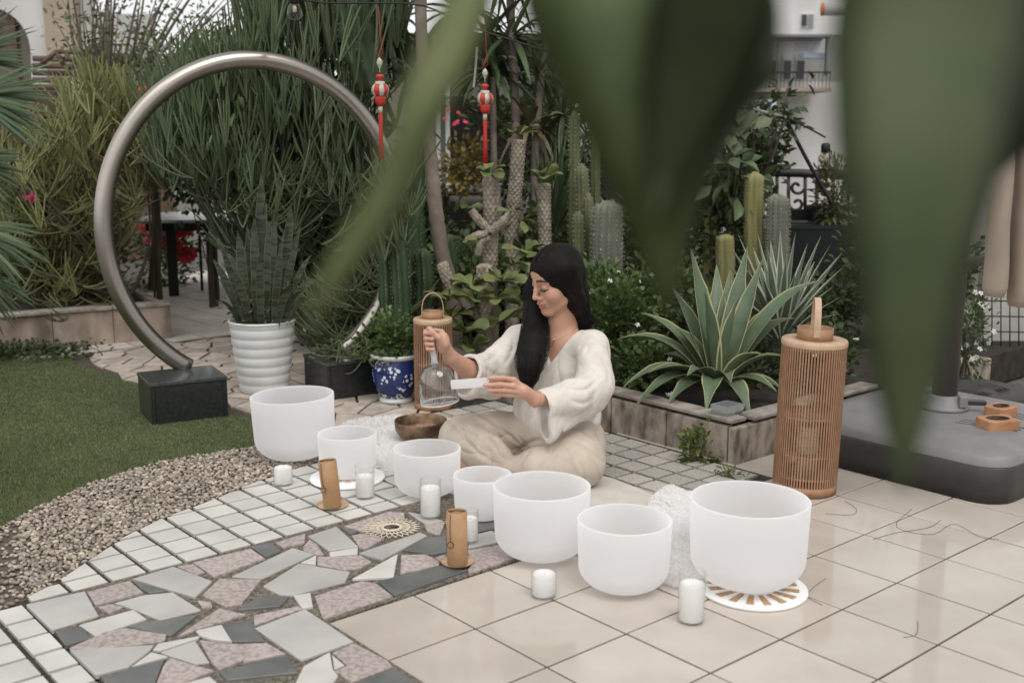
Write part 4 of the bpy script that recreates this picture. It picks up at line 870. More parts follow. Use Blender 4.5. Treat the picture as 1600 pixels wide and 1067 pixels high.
# ------------------------------------------------ hanging things
RD = mat('red_enamel', (.50, .035, .022), .35); CR = mat('ivory', (.55, .52, .44), .5, (.35, .34, .28), 90); TS = mat('red_tassel', (.38, .015, .012), .7)
def hanging(px, py0, py1, Y, label):
    top = at(px, py0, Y); bot = at(px, py1, Y); k = (top[2] - bot[2]) / 170.0
    t = thing('hanging_ornament', label, 'ornament', top, 'red hanging lantern ornaments')
    Z = lambda q: top[2] - q * k
    P = lambda prof: MB().lathe([(r * k, Z(z)) for r, z in prof], c=(top[0], Y, 0), n=20)
    MB().tube([(top[0] - 3 * k, Y, Z(0)), (top[0] - 5 * k, Y, Z(8)), (top[0], Y, Z(15)), (top[0] + 5 * k, Y, Z(8)), (top[0] + 3 * k, Y, Z(0)), (top[0], Y, Z(-60))], .6 * k, 5).build('cord', TS, t)
    P([(0, 15), (3, 18), (5, 23), (3, 28), (.8, 32), (.8, 37), (0, 38)][::-1]).build('knot', CR, t); P([(0, 40), (5, 41), (6.5, 44), (4, 48), (2, 50), (0, 51)][::-1]).build('bead', RD, t)
    P([(0, 51), (7, 51), (7.5, 54), (9, 55), (0, 55.2)][::-1]).build('crown', CR, t)
    for q in range(10):
        a0 = q * 2 * math.pi / 10; m = MB(); v = []
        for z in np.linspace(55, 73, 7):
            rr = 13.5 * math.sin((z - 51) / 26 * math.pi) ** .5 * k
            for b in (-.29, 0, .29): v.append((top[0] + rr * math.cos(a0 + b) * (1.04 if b == 0 else 1), Y + rr * math.sin(a0 + b) * (1.04 if b == 0 else 1), Z(z)))
        m.add(v, [(3 * i + j, 3 * i + 3 + j, 3 * i + 4 + j, 3 * i + 1 + j) for i in range(6) for j in range(2)]); m.build('panel', RD if q % 2 else CR, t)
    P([(0, 73), (8, 73), (9, 75), (7.5, 79), (8, 82), (5, 88), (0, 88)][::-1]).build('base', RD, t); P([(0, 88), (3.5, 88), (3.5, 99), (0, 99)][::-1]).build('cap', CR, t); P([(0, 98), (3.4, 100), (3.2, 140), (4.5, 170), (0, 170)][::-1]).build('tassel', TS, t)
hanging(592.5, 74, 250, 4.9, 'red and ivory lantern ornament with a tassel hanging beside the steel ring')
hanging(757.5, 92, 256, 5.1, 'red and ivory lantern ornament with a tassel hanging before the spiky tree')
BLG = thin_glass('bulb_glass', (.9, .9, .88), 1.0)
def bulb(px, py, Y, label):
    t = thing('string_bulb', label, 'light bulb', at(px, py - 16, Y), 'unlit bulbs on the wires'); c = at(px, py - 12, Y); k = .0045 * Y / 5
    MB().lathe([(0, -26 * k * .62), (5 * k, -24 * k * .62), (8 * k, -17 * k * .62), (7 * k, -9 * k * .62), (4.5 * k, 0)], c=c, n=16).build('glass', BLG, t); MB().lathe([(4.6 * k, -.5 * k), (4.8 * k, 7 * k), (3 * k, 9 * k), (0, 9 * k)], c=c, n=12).build('socket', TB, t)
    MB().lathe([(0, -14 * k * .62), (2 * k, -12 * k * .62), (1.2 * k, 0), (0, 0)], c=c, n=8).build('filament', mat('filament', (.7, .55, .3), .5), t)
    return c
bulb(460, 18, 4.6, 'clear unlit bulb hanging over the pencil tree'); bulb(1290, 250, 6.6, 'clear unlit bulb hanging by the iron railing')
WR = mat('wire_black', (.012, .012, .012), .6); WRG = mat('wire_pale', (.33, .32, .3), .6)
for nm, pts, Y, r, m, lab in (('cable', [(1110, 60), (1165, 168), (1225, 183), (1262, 200), (1290, 215)], 6.6, .006, WR, 'black cable sagging to the bulb by the railing'), ('rod', [(1155, 165), (1228, 184)], 6.5, .01, WRG, 'thin pale rod lying through the leafy shrub by the railing'),
    ('guy_wire', [(1228, 186), (1262, 252), (1300, 318)], 6.8, .012, WR, 'thick black cable running down past the railing'), ('cable', [(320, -60), (460, 0), (640, 6), (700, 26), (740, 44), (790, 60), (862, 83)], 4.7, .004, WR, 'thin black cable strung between the tree trunks'), ('hanging_stick', [(745, 74), (743, 105), (740, 138)], 5.1, .006, WRG, 'thin white stick hanging beside a red ornament')):
    o = MB().tube(smoothpath([at(a, b, Y) for a, b in pts], 20), r, 6).build(nm, m); tag(o, lab, 'stick' if 'stick' in nm or nm == 'rod' else 'cable')
# ================================================================== PLANTS
def pm(Y): return Y / FPX          # metres per pixel at distance Y
def np3(p): return np.array(tuple(p), float)
def blade(pts, W, side, fold=.3, edge=.8):
    """leaf blade, five columns, outer pair of faces carries the margin material (slot 1)"""
    P = np.array([tuple(p) for p in pts], float); m = len(P); W = np.asarray(W, float); t = np.gradient(P, axis=0); t /= np.linalg.norm(t, axis=1)[:, None] + 1e-12
    s = np.broadcast_to(np.array(side, float), P.shape).copy(); s -= t * (s * t).sum(1)[:, None]; s /= np.linalg.norm(s, axis=1)[:, None] + 1e-12; nn = np.cross(s, t)
    cols = [(-1, fold), (-edge, fold * edge * .9), (0, 0), (edge, fold * edge * .9), (1, fold)]
    v = np.stack([P + s * (W * c)[:, None] + nn * (W * f)[:, None] for c, f in cols], 1).reshape(-1, 3)
    th = np.minimum(W * .22, .006) * np.minimum(1, W / (W.max() * .5 + 1e-9)); v2 = np.stack([P + s * (W * c)[:, None] + nn * (W * f - th * (1 - abs(c)))[:, None] for c, f in cols[1:4]], 1).reshape(-1, 3)
    F, mi = [], []
    for i in range(m - 1):
        for k in range(4): a = 5 * i + k; F.append((a, a + 1, a + 6, a + 5)); mi.append(1 if k in (0, 3) else 0)
    b = 5 * m
    for i in range(m - 1):
        L_ = [5 * i, b + 3 * i, b + 3 * i + 1, b + 3 * i + 2, 5 * i + 4]; U_ = [5 * i + 5, b + 3 * i + 3, b + 3 * i + 4, b + 3 * i + 5, 5 * i + 9]
        for k in range(4): F.append((L_[k], U_[k], U_[k + 1], L_[k + 1])); mi.append(1 if k in (0, 3) else 0)
    me = bpy.data.meshes.new('leaf'); fast_mesh(me, np.r_[v, v2], F); me.polygons.foreach_set('material_index', np.array(mi, np.int32)); return me
def blade_obj(name, pts, W, side, mats, parent, fold=.3, edge=.8):
    me = blade(pts, W, side, fold, edge)
    for q in mats: me.materials.append(q)
    return obj(name, me, None, parent)
AG = mat('agave_green', (.075, .115, .065), .45, (.11, .15, .085), 14, var=.15); AY = mat('agave_margin', (.36, .36, .16), .5, (.42, .4, .22), 20)
VG = mat('variegated_green', (.10, .14, .10), .45, (.14, .18, .13), 20, var=.15); VW = mat('variegated_margin', (.52, .54, .40), .5)
def agave(name, label, cpx, cpy, Y, tips, hw, mats, arch, edge):
    c = np3(at(cpx, cpy, Y)); c[2] = max(c[2], .13); t = thing(name, label, 'agave', c)
    for (tx, ty, dY, ar) in tips:
        e = np3(at(tx, ty, Y + dY)); e = c + (e - c) * 1.1; d = e - c; L = np.linalg.norm(d); mid = c + d * .5 + np.array([0, 0, ar * L + .02])
        h = np.array([d[0], d[1], 0]); h /= np.linalg.norm(h) + 1e-6; sd = np.cross(h, [0, 0, 1]); sd = sd + np.array([.35, 0, 0]) * (1 if sd[0] >= 0 else -1)
        P = bez(c + h * .012, mid, e, 14); s = np.linspace(0, 1, 14); W = hw * (.75 + .55 * np.sin(np.clip(s * 1.25, 0, 1) * math.pi)) * np.clip((1 - s) * 3.2, 0, 1) ** .75 * RNG.uniform(.88, 1.12); W[-1] = .0006
        blade_obj('leaf', P, W, sd, mats, t, RNG.uniform(.25, .5), edge)
agave('striped_agave', 'big green agave with yellow leaf margins arching over the planter edge', 1122, 612, 4.36, [(1083, 409, .12, .02), (985, 608, -.02, .42), (974, 540, .05, .36), (1186, 423, .12, .0), (1140, 437, .24, .02), (1164, 405, .22, .0), (1056, 464, .14, .12), (1272, 455, .12, .3), (1234, 508, .14, .28), (1022, 586, -.08, .3), (1168, 650, -.2, .6), (1222, 565, -.06, .34), (1205, 612, -.13, .34), (1050, 632, -.14, .42), (1010, 500, .12, .24), (1103, 470, -.02, .14), (1150, 480, -.03, .12), (1078, 590, -.16, .4), (1140, 600, -.2, .4), (1185, 560, -.1, .34), (1058, 520, .04, .22), (1225, 620, -.02, .34), (1105, 640, -.22, .6), (1000, 640, -.1, .5), (1120, 430, .26, 0), (1208, 480, .2, .1), (1040, 560, .1, .3)], .033, (AG, AY), .2, .87)
vt = [(1158, 380, .0, 0), (1186, 378, .05, 0), (1219, 376, .05, 0), (1241, 379, 0, 0), (1277, 384, 0, 0), (1292, 394, -.03, .02), (1307, 408, 0, .02), (1309, 428, -.06, .04), (1141, 420, -.05, .02), (1128, 446, -.02, .05), (1150, 402, -.1, 0), (1312, 468, -.05, .06), (1112, 470, -.05, .08), (1200, 400, -.12, 0), (1258, 395, -.1, 0), (1228, 410, -.16, 0), (1170, 430, -.16, .02), (1285, 440, -.14, .04), (1305, 495, -.05, .1), (1122, 500, -.05, .1), (1268, 420, .1, 0), (1205, 390, .15, 0), (1180, 400, .12, 0), (1296, 455, -.1, .04), (1145, 460, -.14, .04), (1240, 440, -.2, .02), (1195, 445, -.2, .02), (1262, 470, -.2, .05), (1170, 480, -.18, .05)]
agave('variegated_agave', 'stiff spiky agave with creamy striped leaves behind the tall lantern', 1218, 535, 4.75, vt, .0165, (VG, VW), 0, .66)
# snake plants
def banded(name, a, b):
    m = bpy.data.materials.new(name); m.use_nodes = True; n = m.node_tree; L = n.links.new; bs = n.nodes['Principled BSDF']; bs.inputs['Roughness'].default_value = .5
    g = n.nodes.new('ShaderNodeNewGeometry'); mp = n.nodes.new('ShaderNodeMapping'); mp.inputs['Scale'].default_value = (6, 6, 45); L(g.outputs['Position'], mp.inputs['Vector'])
    t = n.nodes.new('ShaderNodeTexNoise'); t.inputs['Scale'].default_value = 1.6; t.inputs['Detail'].default_value = 5; L(mp.outputs[0], t.inputs['Vector']); r = n.nodes.new('ShaderNodeValToRGB'); r.color_ramp.elements[0].position = .42; r.color_ramp.elements[1].position = .56
    r.color_ramp.elements[0].color = (*a, 1); r.color_ramp.elements[1].color = (*b, 1); L(t.outputs['Fac'], r.inputs['Fac']); L(r.outputs[0], bs.inputs['Base Color']); MATS[name] = m; return m
SN = banded('snake_leaf', (.018, .028, .016), (.062, .076, .047)); SNE = mat('snake_margin', (.13, .145, .075), .5)
sp2 = thing('snake_plant', 'snake plants with banded upright leaves growing in the ribbed pot', 'plant', (-1.19, 5.14, .31))
for (tx, ty, bx, hwp, dY) in [(408, 272, 408, 11.5, 0), (455, 316, 440, 9.5, .03), (372, 362, 388, 10, -.03), (386, 352, 396, 8, .05), (430, 330, 425, 8, .06), (397, 340, 402, 9, -.05), (420, 345, 418, 9, -.06), (345, 382, 382, 9, 0), (333, 405, 378, 7, -.04), (340, 432, 376, 7, -.07), (467, 375, 438, 8, 0), (487, 398, 444, 8, -.03), (492, 438, 446, 7, -.06), (478, 452, 440, 6.5, -.09), (365, 420, 392, 8, -.08), (440, 400, 428, 8, -.08), (335, 470, 374, 6, -.06), (500, 470, 450, 5, -.02), (405, 400, 408, 8, -.09), (355, 395, 390, 8, .07), (470, 350, 436, 7, .08), (445, 360, 430, 8, .09), (352, 455, 385, 7, -.1), (462, 440, 432, 7, -.11)]:
    Y = 5.14 + dY; b = np3(at(bx, 508, Y)); b[2] = .32; e = np3(at(tx, ty, Y + dY)); L = np.linalg.norm(e - b); lean = (e[0] - b[0]) / L
    P = bez(b, b + (e - b) * .5 + np.array([-lean * .05, 0, .05 * abs(lean) * 3]), e, 12); s = np.linspace(0, 1, 12); hw = hwp * .82 * pm(5.1); W = hw * (.62 + .4 * np.sin(s * math.pi * .75)) * np.clip((1 - s) * 3.5, 0, 1) ** .6; W[-1] = .0008
    blade_obj('leaf', P, W, (math.cos(RNG.normal(0, .5)), math.sin(RNG.normal(0, .5)), 0), (SN, SNE), sp2, .18, .9)
# ragged filler plants at the rim of the ribbed pot and in the blue pot
GRN = mat('leaf_mid', (.11, .16, .05), .5, (.08, .125, .04), 5, var=.35, translucent=.25); GRD = mat('leaf_dark', (.07, .10, .036), .5, (.045, .07, .026), 4, var=.35, translucent=.2); GRY = mat('leaf_bright', (.16, .2, .055), .45, (.115, .155, .042), 6, var=.25, translucent=.3); OLV = mat('leaf_olive', (.17, .175, .07), .55, (.12, .13, .05), 5, var=.3, translucent=.2)
GPL = mat('leaf_pale', (.15, .19, .10), .5, (.1, .14, .07), 8, var=.3, translucent=.25)
STEMM = mat('plant_stem', (.09, .085, .04), .7, (.06, .055, .03), 20)
def bush(name, label, cat, px, py, Y, rpx, rpy, n, ll, lw, m, clusters=24, cr=.22, group=None, upd=.35, stems=10, flowers=None, rY=None, z0=None):
    c = np3(at(px, py, Y)); k = pm(Y); rx, rz = rpx * k, rpy * k; ry = rY or rx * .7
    base = np.array([c[0], c[1], c[2] - rz * .95]) if z0 is None else np.array([c[0], c[1], z0]); t = thing(name, label, cat, base, group)
    C, D = cloudpts(c, (rx, ry, rz), n, .4, clusters, cr); C[:, 2] = np.maximum(C[:, 2], base[2] + .01); D[:, 2] += upd
    leaves_mesh('foliage', C, D, RNG.uniform(.6, 1.15, n) * ll, RNG.uniform(.75, 1.1, n) * lw, m, t)
    S = []
    for _ in range(stems):
        e, _d = cloudpts(c, (rx * .85, ry * .85, rz * .9), 1); S.append(bez(base + RNG.normal(0, .02, 3) * (1, 1, 0), base * .5 + c * .5 + RNG.normal(0, rx * .12, 3), e[0], 8))
    V, F = multi_tubes(np.array(S), np.linspace(.005, .0015, 8)[None] * max(1, rz * 3), 5); me = bpy.data.meshes.new('stems'); fast_mesh(me, V, F); obj('stems', me, STEMM, t, kind='stuff')
    if flowers: 
        for q in range(flowers[0]):
            p, d = cloudpts(c, (rx * .95, ry * .9, rz * 1.02), 1, .9); p = p[0]; p[1] -= abs(RNG.normal(0, ry * .5)); p[2] = max(p[2], base[2] + .06) + rz * .18
            flower(p, flowers[1], flowers[2], t)
    return t
FW = mat('white_petal', (.78, .78, .74), .6, translucent=.3); FYC = mat('yellow_eye', (.6, .42, .05), .7); FPK = mat('pink_bract', (.8, .07, .15), .6, (.85, .13, .13), 12, var=.25, translucent=.35); FOR = mat('orange_petal', (.65, .07, .02), .6, var=.2)
def flower(p, r, m, parent, n=5):
    b = MB(); ax = np.array([RNG.normal(0, .5), -.8 + RNG.normal(0, .4), .7]); ax /= np.linalg.norm(ax); x = np.cross(ax, [0, 0, 1.]); x /= np.linalg.norm(x); y = np.cross(ax, x)
    for k in range(n):
        a = k * 2 * math.pi / n + RNG.normal(0, .1); d = x * math.cos(a) + y * math.sin(a); s = -x * math.sin(a) + y * math.cos(a)
        b.add([p, p + d * r * .6 + s * r * .34 + ax * r * .1, p + d * r, p + d * r * .6 - s * r * .34 + ax * r * .1], [(0, 1, 2, 3)])
    f = b.build('flower', m, parent); e = MB(); e.lathe([(0, -.1 * r), (.2 * r, 0), (0, .15 * r)], c=p + ax * r * .08, n=6); e.build('eye', FYC, f); return f
bush('trailing_plant', 'leafy green plant spilling over the blue and white pot', 'plant', 614, 535, 4.93, 50, 38, 900, .03, .011, GRN, 26, .24, z0=.2)
bush('rim_weeds', 'ragged dark weeds around the snake plants in the ribbed pot', 'plant', 400, 478, 5.14, 62, 34, 380, .032, .007, OLV, 16, .26, z0=.3, upd=.1)
bush('corner_weed', 'bright green weed growing from the paving at the planter corner', 'weed', 1092, 700, 3.98, 26, 36, 170, .03, .011, GRY, 9, .25, z0=0.0)
bush('crack_weed', 'tiny weed in the joint beside the tall lantern', 'weed', 1135, 738, 3.78, 26, 5, 60, .016, .006, GRY, 6, .3, z0=0.0, stems=4)
# the white flowered ground cover, clump by clump
for i, (px, py, Y, rx, rz, n, lab) in enumerate([(975, 505, 4.75, 58, 70, 1500, 'leafy white flowered clump against the person\'s shoulder'), (1040, 470, 5.2, 60, 60, 1100, 'white flowered clump behind the yellow striped agave'), (1015, 565, 4.6, 60, 40, 900, 'low leafy clump along the planter edge'), (940, 455, 5.1, 40, 45, 700, 'white flowered clump at the foot of the column cacti'), (1295, 560, 4.6, 45, 60, 700, 'leafy clump behind the tall slatted lantern'), (545, 520, 5.5, 55, 42, 800, 'dark leafy clump with white flowers behind the granite plinth')]):
    bush('flowering_clump', lab, 'plant', px, py, Y, rx, rz, n, .036, .0125, GRN if i != 4 else GRD, 26, .2, 'white flowered ground cover', flowers=((9, 6, 2, 7, 3, 4)[i], .013, FW), z0=.13 if i < 5 else 0)
bush('trough_flowers', 'straggly white blossoms in the stone trough behind the parasol pole', 'plant', 1512, 520, 4.75, 34, 62, 420, .028, .008, GRN, 18, .25, flowers=(26, .015, FW), z0=.16)
bush('wall_ivy', 'dark green creeper along the foot of the pink stone planter', 'plant', 40, 549, 6.02, 95, 13, 900, .03, .013, GRD, 40, .25, z0=0.0)
# ------------------------------------------------ columnar cacti
CG = mat('cactus_green', (.075, .095, .04), .6, (.11, .12, .055), 9, var=.1); CGY = mat('cactus_yellow', (.17, .17, .055), .6, (.22, .2, .08), 8); CGG = mat('cactus_grey', (.115, .125, .095), .7, (.15, .155, .12), 12); SPN = mat('cactus_spine', (.42, .37, .28), .7, (.55, .5, .4), 40); CRB = mat('corky_scar', (.26, .16, .09), .8)
EUP = mat('euphorbia_green', (.032, .058, .026), .6, (.05, .08, .035), 14, var=.15)
def column(pts, wpx, Y, ribs, m, parent, spine=.008, dome=True, name='stem', sp_n=1.0, amp=.16):
    pts = [at(a, b, Y) for a, b in pts]; pts = ([Vector((pts[0][0], pts[0][1], .1))] if .13 < pts[0][2] < .9 else []) + pts
    P = smoothpath(pts, 18); k = pm(Y); r0 = wpx / 2 * k; L = np.linalg.norm(np.diff(P, axis=0), axis=1).sum()
    s = np.linspace(0, 1, 18); rad = r0 * (.92 + .08 * np.sin(s * 3)); 
    cut = np.clip((1 - s) * L / (r0 * .9), 0, 1); rad = rad * np.sqrt(np.clip(1 - (1 - cut) ** 2, .02, 1)); n = ribs * 4
    mb = MB(); mb.tube(P, rad, n); v = mb.v[0].reshape(18, n, 3); a = np.arange(n); am = amp if ribs > 5 else .42; f = 1 + am * (np.abs(((a % 4) - 2)) / 2 - .5) * 2; f = f[None] * (1 + (0 if ribs > 5 else .16) * (a % 4 == 0)[None] * np.sin(np.arange(18) * 2.2)[:, None])
    v[:] = P[:, None] + (v - P[:, None]) * f[:, :, None]; mb.v[0] = v.reshape(-1, 3); o = mb.build(name, m, parent)
    C, D = [], []
    ns = max(4, int(L / .022 * sp_n))
    for q in range(0, n, 4):
        for j in range(ns):
            x = (j + .5) / ns * 17; i = int(x); fr = x - i; p = v[i, q] * (1 - fr) + v[min(i + 1, 17), q] * fr; d = p - (P[i] * (1 - fr) + P[min(i + 1, 17)] * fr); d /= np.linalg.norm(d) + 1e-9
            for _ in range(4): C.append(p); D.append(d + RNG.normal(0, .55, 3))
    C = np.array(C); D = np.array(D); D /= np.linalg.norm(D, axis=1)[:, None]; ll = spine * RNG.uniform(.6, 1.3, len(C)); sv = np.cross(D, [0, 1, .3]); sv /= np.linalg.norm(sv, axis=1)[:, None] + 1e-9
    V = np.stack([C - sv * .0013, C + sv * .0013, C + D * ll[:, None]], 1).reshape(-1, 3); me = bpy.data.meshes.new('spines'); fast_mesh(me, V, np.arange(len(V)).reshape(-1, 3)); obj('spines', me, SPN, o, kind='stuff'); return o
def cactus(label, stems, name='column_cactus', group=None):
    s0 = stems[0]; b = at(*s0[0][0], s0[2]); t = thing(name, label, 'cactus', b, group)
    for pts, w, Y, ribs, m, sp in stems: column(pts, w, Y, ribs, m, t, sp)
    return t
cactus('clump of tall slender ribbed cacti with brown spines beside the dark cabinet', [([(896, 470), (897, 300), (898, 172)], 17, 5.7, 6, CG, .009), ([(914, 470), (912, 350), (909, 255)], 19, 5.6, 6, CG, .009), ([(930, 470), (930, 320), (931, 190)], 15, 5.75, 6, CG, .009), ([(904, 470), (905, 400), (903, 330)], 16, 5.5, 6, CG, .009), ([(922, 475), (921, 420), (920, 300)], 15, 5.55, 6, CG, .009)])
cactus('stout grey-green spiny cactus column behind the person\'s hair', [([(948, 470), (949, 390), (950, 313)], 42, 5.4, 12, CGG, .016)])
cactus('yellow-green tapering cactus column beside the grey spiny column', [([(1178, 430), (1178, 340), (1180, 268)], 27, 5.9, 7, CGY, .007), ([(1134, 430), (1134, 400), (1133, 366)], 25, 5.7, 7, CGY, .007), ([(1106, 420), (1107, 330), (1110, 255)], 15, 6.1, 6, CGY, .007)])
cactus('grey spiny cactus column in front of the black tubs', [([(1214, 430), (1215, 370), (1216, 303)], 31, 5.8, 11, CGG, .014)])
cactus('dark green candelabra euphorbia columns beside the pale trunk', [([(640, 500), (641, 400), (640, 318)], 24, 5.35, 4, EUP, .006), ([(652, 480), (650, 300), (648, 105)], 18, 5.9, 4, EUP, .006), ([(662, 500), (664, 440), (660, 388)], 20, 5.3, 4, EUP, .006), ([(628, 500), (624, 420), (616, 300)], 20, 5.12, 4, EUP, .006), ([(606, 510), (604, 440), (600, 385)], 18, 5.15, 4, EUP, .006), ([(696, 460), (702, 410), (700, 365)], 18, 5.5, 4, EUP, .006), ([(585, 140), (560, 60), (552, -40)], 40, 5.6, 4, EUP, .006)], 'candelabra_euphorbia')
# ------------------------------------------------ knobbly stems with paddle rosettes
KN = mat('knobbly_bark', (.33, .285, .22), .8, (.17, .14, .105), 22, bump=.3, bscale=150); PAD = mat('paddle_leaf', (.20, .225, .085), .42, (.14, .17, .06), 12, var=.25, translucent=.25)
def w_base(pts): return pts[0][1] >= 430 and abs(pts[0][0] - 735) > 20 and abs(pts[0][0] - 752) > 3
def knobby(pts, wpx, Y, parent, name='stem'):
    Q_ = [at(a, b, Y) for a, b in pts]; Q_ = ([Vector((Q_[0][0], Q_[0][1], .1))] if pts[0][1] >= 430 and w_base(pts) else []) + Q_
    P0 = smoothpath(Q_, 40); L = np.linalg.norm(np.diff(P0, axis=0), axis=1).sum(); m_ = max(12, int(L / .0045)); P = smoothpath([tuple(p) for p in P0], m_); r = wpx / 2 * pm(Y); n = 32
    s = np.arange(m_) * L / m_; rad = np.full(m_, r); cut = np.clip((L - s) / (r * 1.0), 0, 1); rad *= np.sqrt(np.clip(1 - (1 - cut) ** 2, .05, 1))
    mb = MB(); mb.tube(P, rad, n); v = mb.v[0].reshape(m_, n, 3); a = np.arange(n) * 2 * math.pi / n; kk = s[:, None] / .021 * math.pi / 2; f = .78 + .42 * np.sqrt(np.abs(np.cos(4 * a[None] + kk) * np.cos(4 * a[None] - kk)))
    v[:] = P[:, None] + (v - P[:, None]) * f[:, :, None]; mb.v[0] = v.reshape(-1, 3); return mb.build(name, KN, parent)
def paddle(p, d, L, w, parent, m=None, droop=.25):
    d = d / np.linalg.norm(d); e = p + d * L - np.array([0, 0, droop * L]); P = bez(p, p + d * L * .55 + np.array([0, 0, .08 * L]), e, 9); s = np.linspace(0, 1, 9); W = w * np.array([.16, .2, .34, .56, .8, .97, 1, .78, .06]); sd = np.cross(d, [0, 0, 1.]) + RNG.normal(0, .35, 3)
    me = blade(P, W, sd, .22, .86); me.materials.append(m or PAD); me.materials.append(m or PAD); return obj('leaf', me, None, parent)
def rosette(px, py, Y, n, Lpx, wpx, parent, up=.5):
    c = np3(at(px, py, Y)); k = pm(Y)
    for q in range(n):
        a = q * 2.4 + RNG.normal(0, .2); paddle(c, np.array([math.cos(a), math.sin(a), up + RNG.normal(0, .25)]), Lpx * k * RNG.uniform(.75, 1.1), wpx * k * RNG.uniform(.8, 1.1), parent)
ks = thing('knobbly_plant', 'knobbly stemmed succulent with paddle leaf rosettes behind the person', 'succulent', at(760, 545, 5.1))
for pts, w_, Y in [([(768, 540), (766, 440), (766, 380), (767, 330), (766, 276)], 22, 5.2), ([(757, 540), (758, 480), (757, 412)], 24, 5.05), ([(752, 500), (724, 466), (702, 440), (690, 410)], 17, 5.05), ([(735, 480), (725, 462), (722, 450)], 16, 5.0), ([(766, 362), (750, 346), (736, 328)], 12, 5.15), ([(766, 362), (782, 350), (798, 334)], 12, 5.15), ([(762, 366), (745, 368), (728, 378)], 11, 5.1), ([(765, 372), (752, 380), (746, 400)], 10, 5.1)]: knobby(pts, w_, Y, ks)
for px, py, Y, n, L_, w_ in [(766, 272, 5.2, 8, 34, 9), (704, 498, 4.98, 7, 50, 14), (738, 448, 5.0, 8, 46, 13), (790, 500, 5.0, 8, 48, 13), (726, 520, 4.95, 8, 46, 13), (812, 448, 5.1, 8, 46, 12), (742, 470, 4.96, 6, 44, 13), (800, 415, 5.15, 7, 40, 11), (820, 395, 5.2, 7, 40, 10), (798, 332, 5.15, 5, 24, 6), (734, 326, 5.15, 5, 24, 6), (726, 378, 5.08, 5, 24, 6), (784, 440, 4.98, 7, 44, 12), (700, 470, 5.0, 7, 44, 12), (818, 480, 4.95, 7, 44, 12), (775, 470, 4.95, 6, 40, 12), (735, 545, 4.93, 7, 40, 13)]: rosette(px, py, Y, n, L_, w_, ks)
k2 = thing('knobbly_plant', 'taller pair of knobbly stems with leaf tufts before the spiky tree', 'succulent', at(810, 430, 5.6))
for pts, w_ in [([(800, 430), (800, 345), (806, 285), (811, 218)], 20), ([(852, 440), (851, 360), (850, 286)], 19)]: knobby(pts, w_, 5.6, k2)
rosette(811, 213, 5.6, 9, 38, 8, k2, .9); rosette(850, 282, 5.6, 9, 36, 9, k2, .8); rosette(815, 345, 5.6, 7, 36, 9, k2, .3); rosette(850, 400, 5.5, 9, 36, 10, k2, .3)
# ------------------------------------------------ trunks with strap leaves
BRK = mat('pale_bark', (.25, .205, .165), .85, (.17, .135, .105), 12, bump=.5, bscale=35); STR = mat('strap_leaf', (.05, .08, .035), .4, (.08, .11, .05), 6, var=.3, translucent=.15); STD = mat('dry_leaf', (.16, .12, .065), .7, (.11, .08, .045), 6, var=.2)
def strap_tuft(px, py, Y, n, Lpx, wpx, parent, m=None, droop=.5, up=.2, name='leaf'):
    c = np3(at(px, py, Y)); k = pm(Y)
    for q in range(n):
        d = RNG.normal(0, 1, 3); d[2] = d[2] * .7 + up; d /= np.linalg.norm(d); L = Lpx * k * RNG.uniform(.7, 1.1); e = c + d * L - np.array([0, 0, droop * L * (1 - abs(d[2]))]); P = bez(c, c + d * L * .6 + np.array([0, 0, .06 * L]), e, 8); s = np.linspace(0, 1, 8); W = wpx * k * np.array([.6, .9, 1, 1, .9, .7, .42, .03])
        mb = MB(); mb.strip(P, W, np.cross(d, [0, 0, 1.]) + RNG.normal(0, .2, 3), .3); mb.build(name, m or STR, parent)
def trunk(pts, w0, w1, Y, parent, name='trunk', ring=.06):
    pts = [at(a, b, Y) for a, b in pts]; pts = [Vector((pts[0][0], pts[0][1], .08))] + pts if pts[0][2] > .13 else pts
    P = smoothpath(pts, 60); k = pm(Y); rad = np.linspace(w0, w1, 60) / 2 * k; rad = rad * (1 + ring * (np.sin(np.arange(60) * 1.9) > .8) + RNG.normal(0, .012, 60)); mb = MB(); mb.tube(P, rad, 12); return mb.build(name, BRK, parent)
def tree(name, label, trunks, tufts, Y, base):
    t = thing(name, label, 'tree', at(*base, Y))
    for tr in trunks: trunk(*tr, Y, t)
    for q in tufts: strap_tuft(q[0], q[1], Y + (q[7] if len(q) > 7 else 0), q[2], q[3], q[4], t, q[5] if len(q) > 5 else None, q[6] if len(q) > 6 else .5)
    return t
tree('bare_trunk_tree', 'tree with a pale ringed trunk rising past the red ornaments', [([(708, 470), (690, 395), (681, 330), (673, 250), (666, 170), (659, 60), (655, -80)], 27, 17)], [(655, -110, 40, 120, 5)], 5.45, (708, 470))
tree('spiky_tree', 'twin trunked tree with dark tufts of strap leaves behind the red ornament', [([(815, 400), (808, 300), (806, 190), (800, 60), (795, -60)], 17, 12), ([(838, 400), (836, 250), (845, 130), (858, 40), (868, -60)], 13, 10), ([(778, 330), (772, 250), (770, 120)], 12, 9)], [(768, 112, 42, 95, 5), (795, -50, 40, 110, 5), (868, -50, 30, 110, 5), (800, 60, 26, 90, 5), (840, 120, 26, 80, 4, STR, .3), (760, 60, 26, 90, 6), (720, 20, 22, 90, 6), (880, 180, 22, 80, 4), (830, 200, 20, 80, 4, STD, .8)], 6.3, (815, 400))
nd = thing('needle_leaf_plant', 'fan of stiff dark needle leaves between the knobbly stems and the cacti', 'plant', at(870, 380, 5.9))
c = np3(at(862, 370, 5.9)); trunk([(864, 470), (862, 370)], 14, 10, 5.9, nd, 'stem')
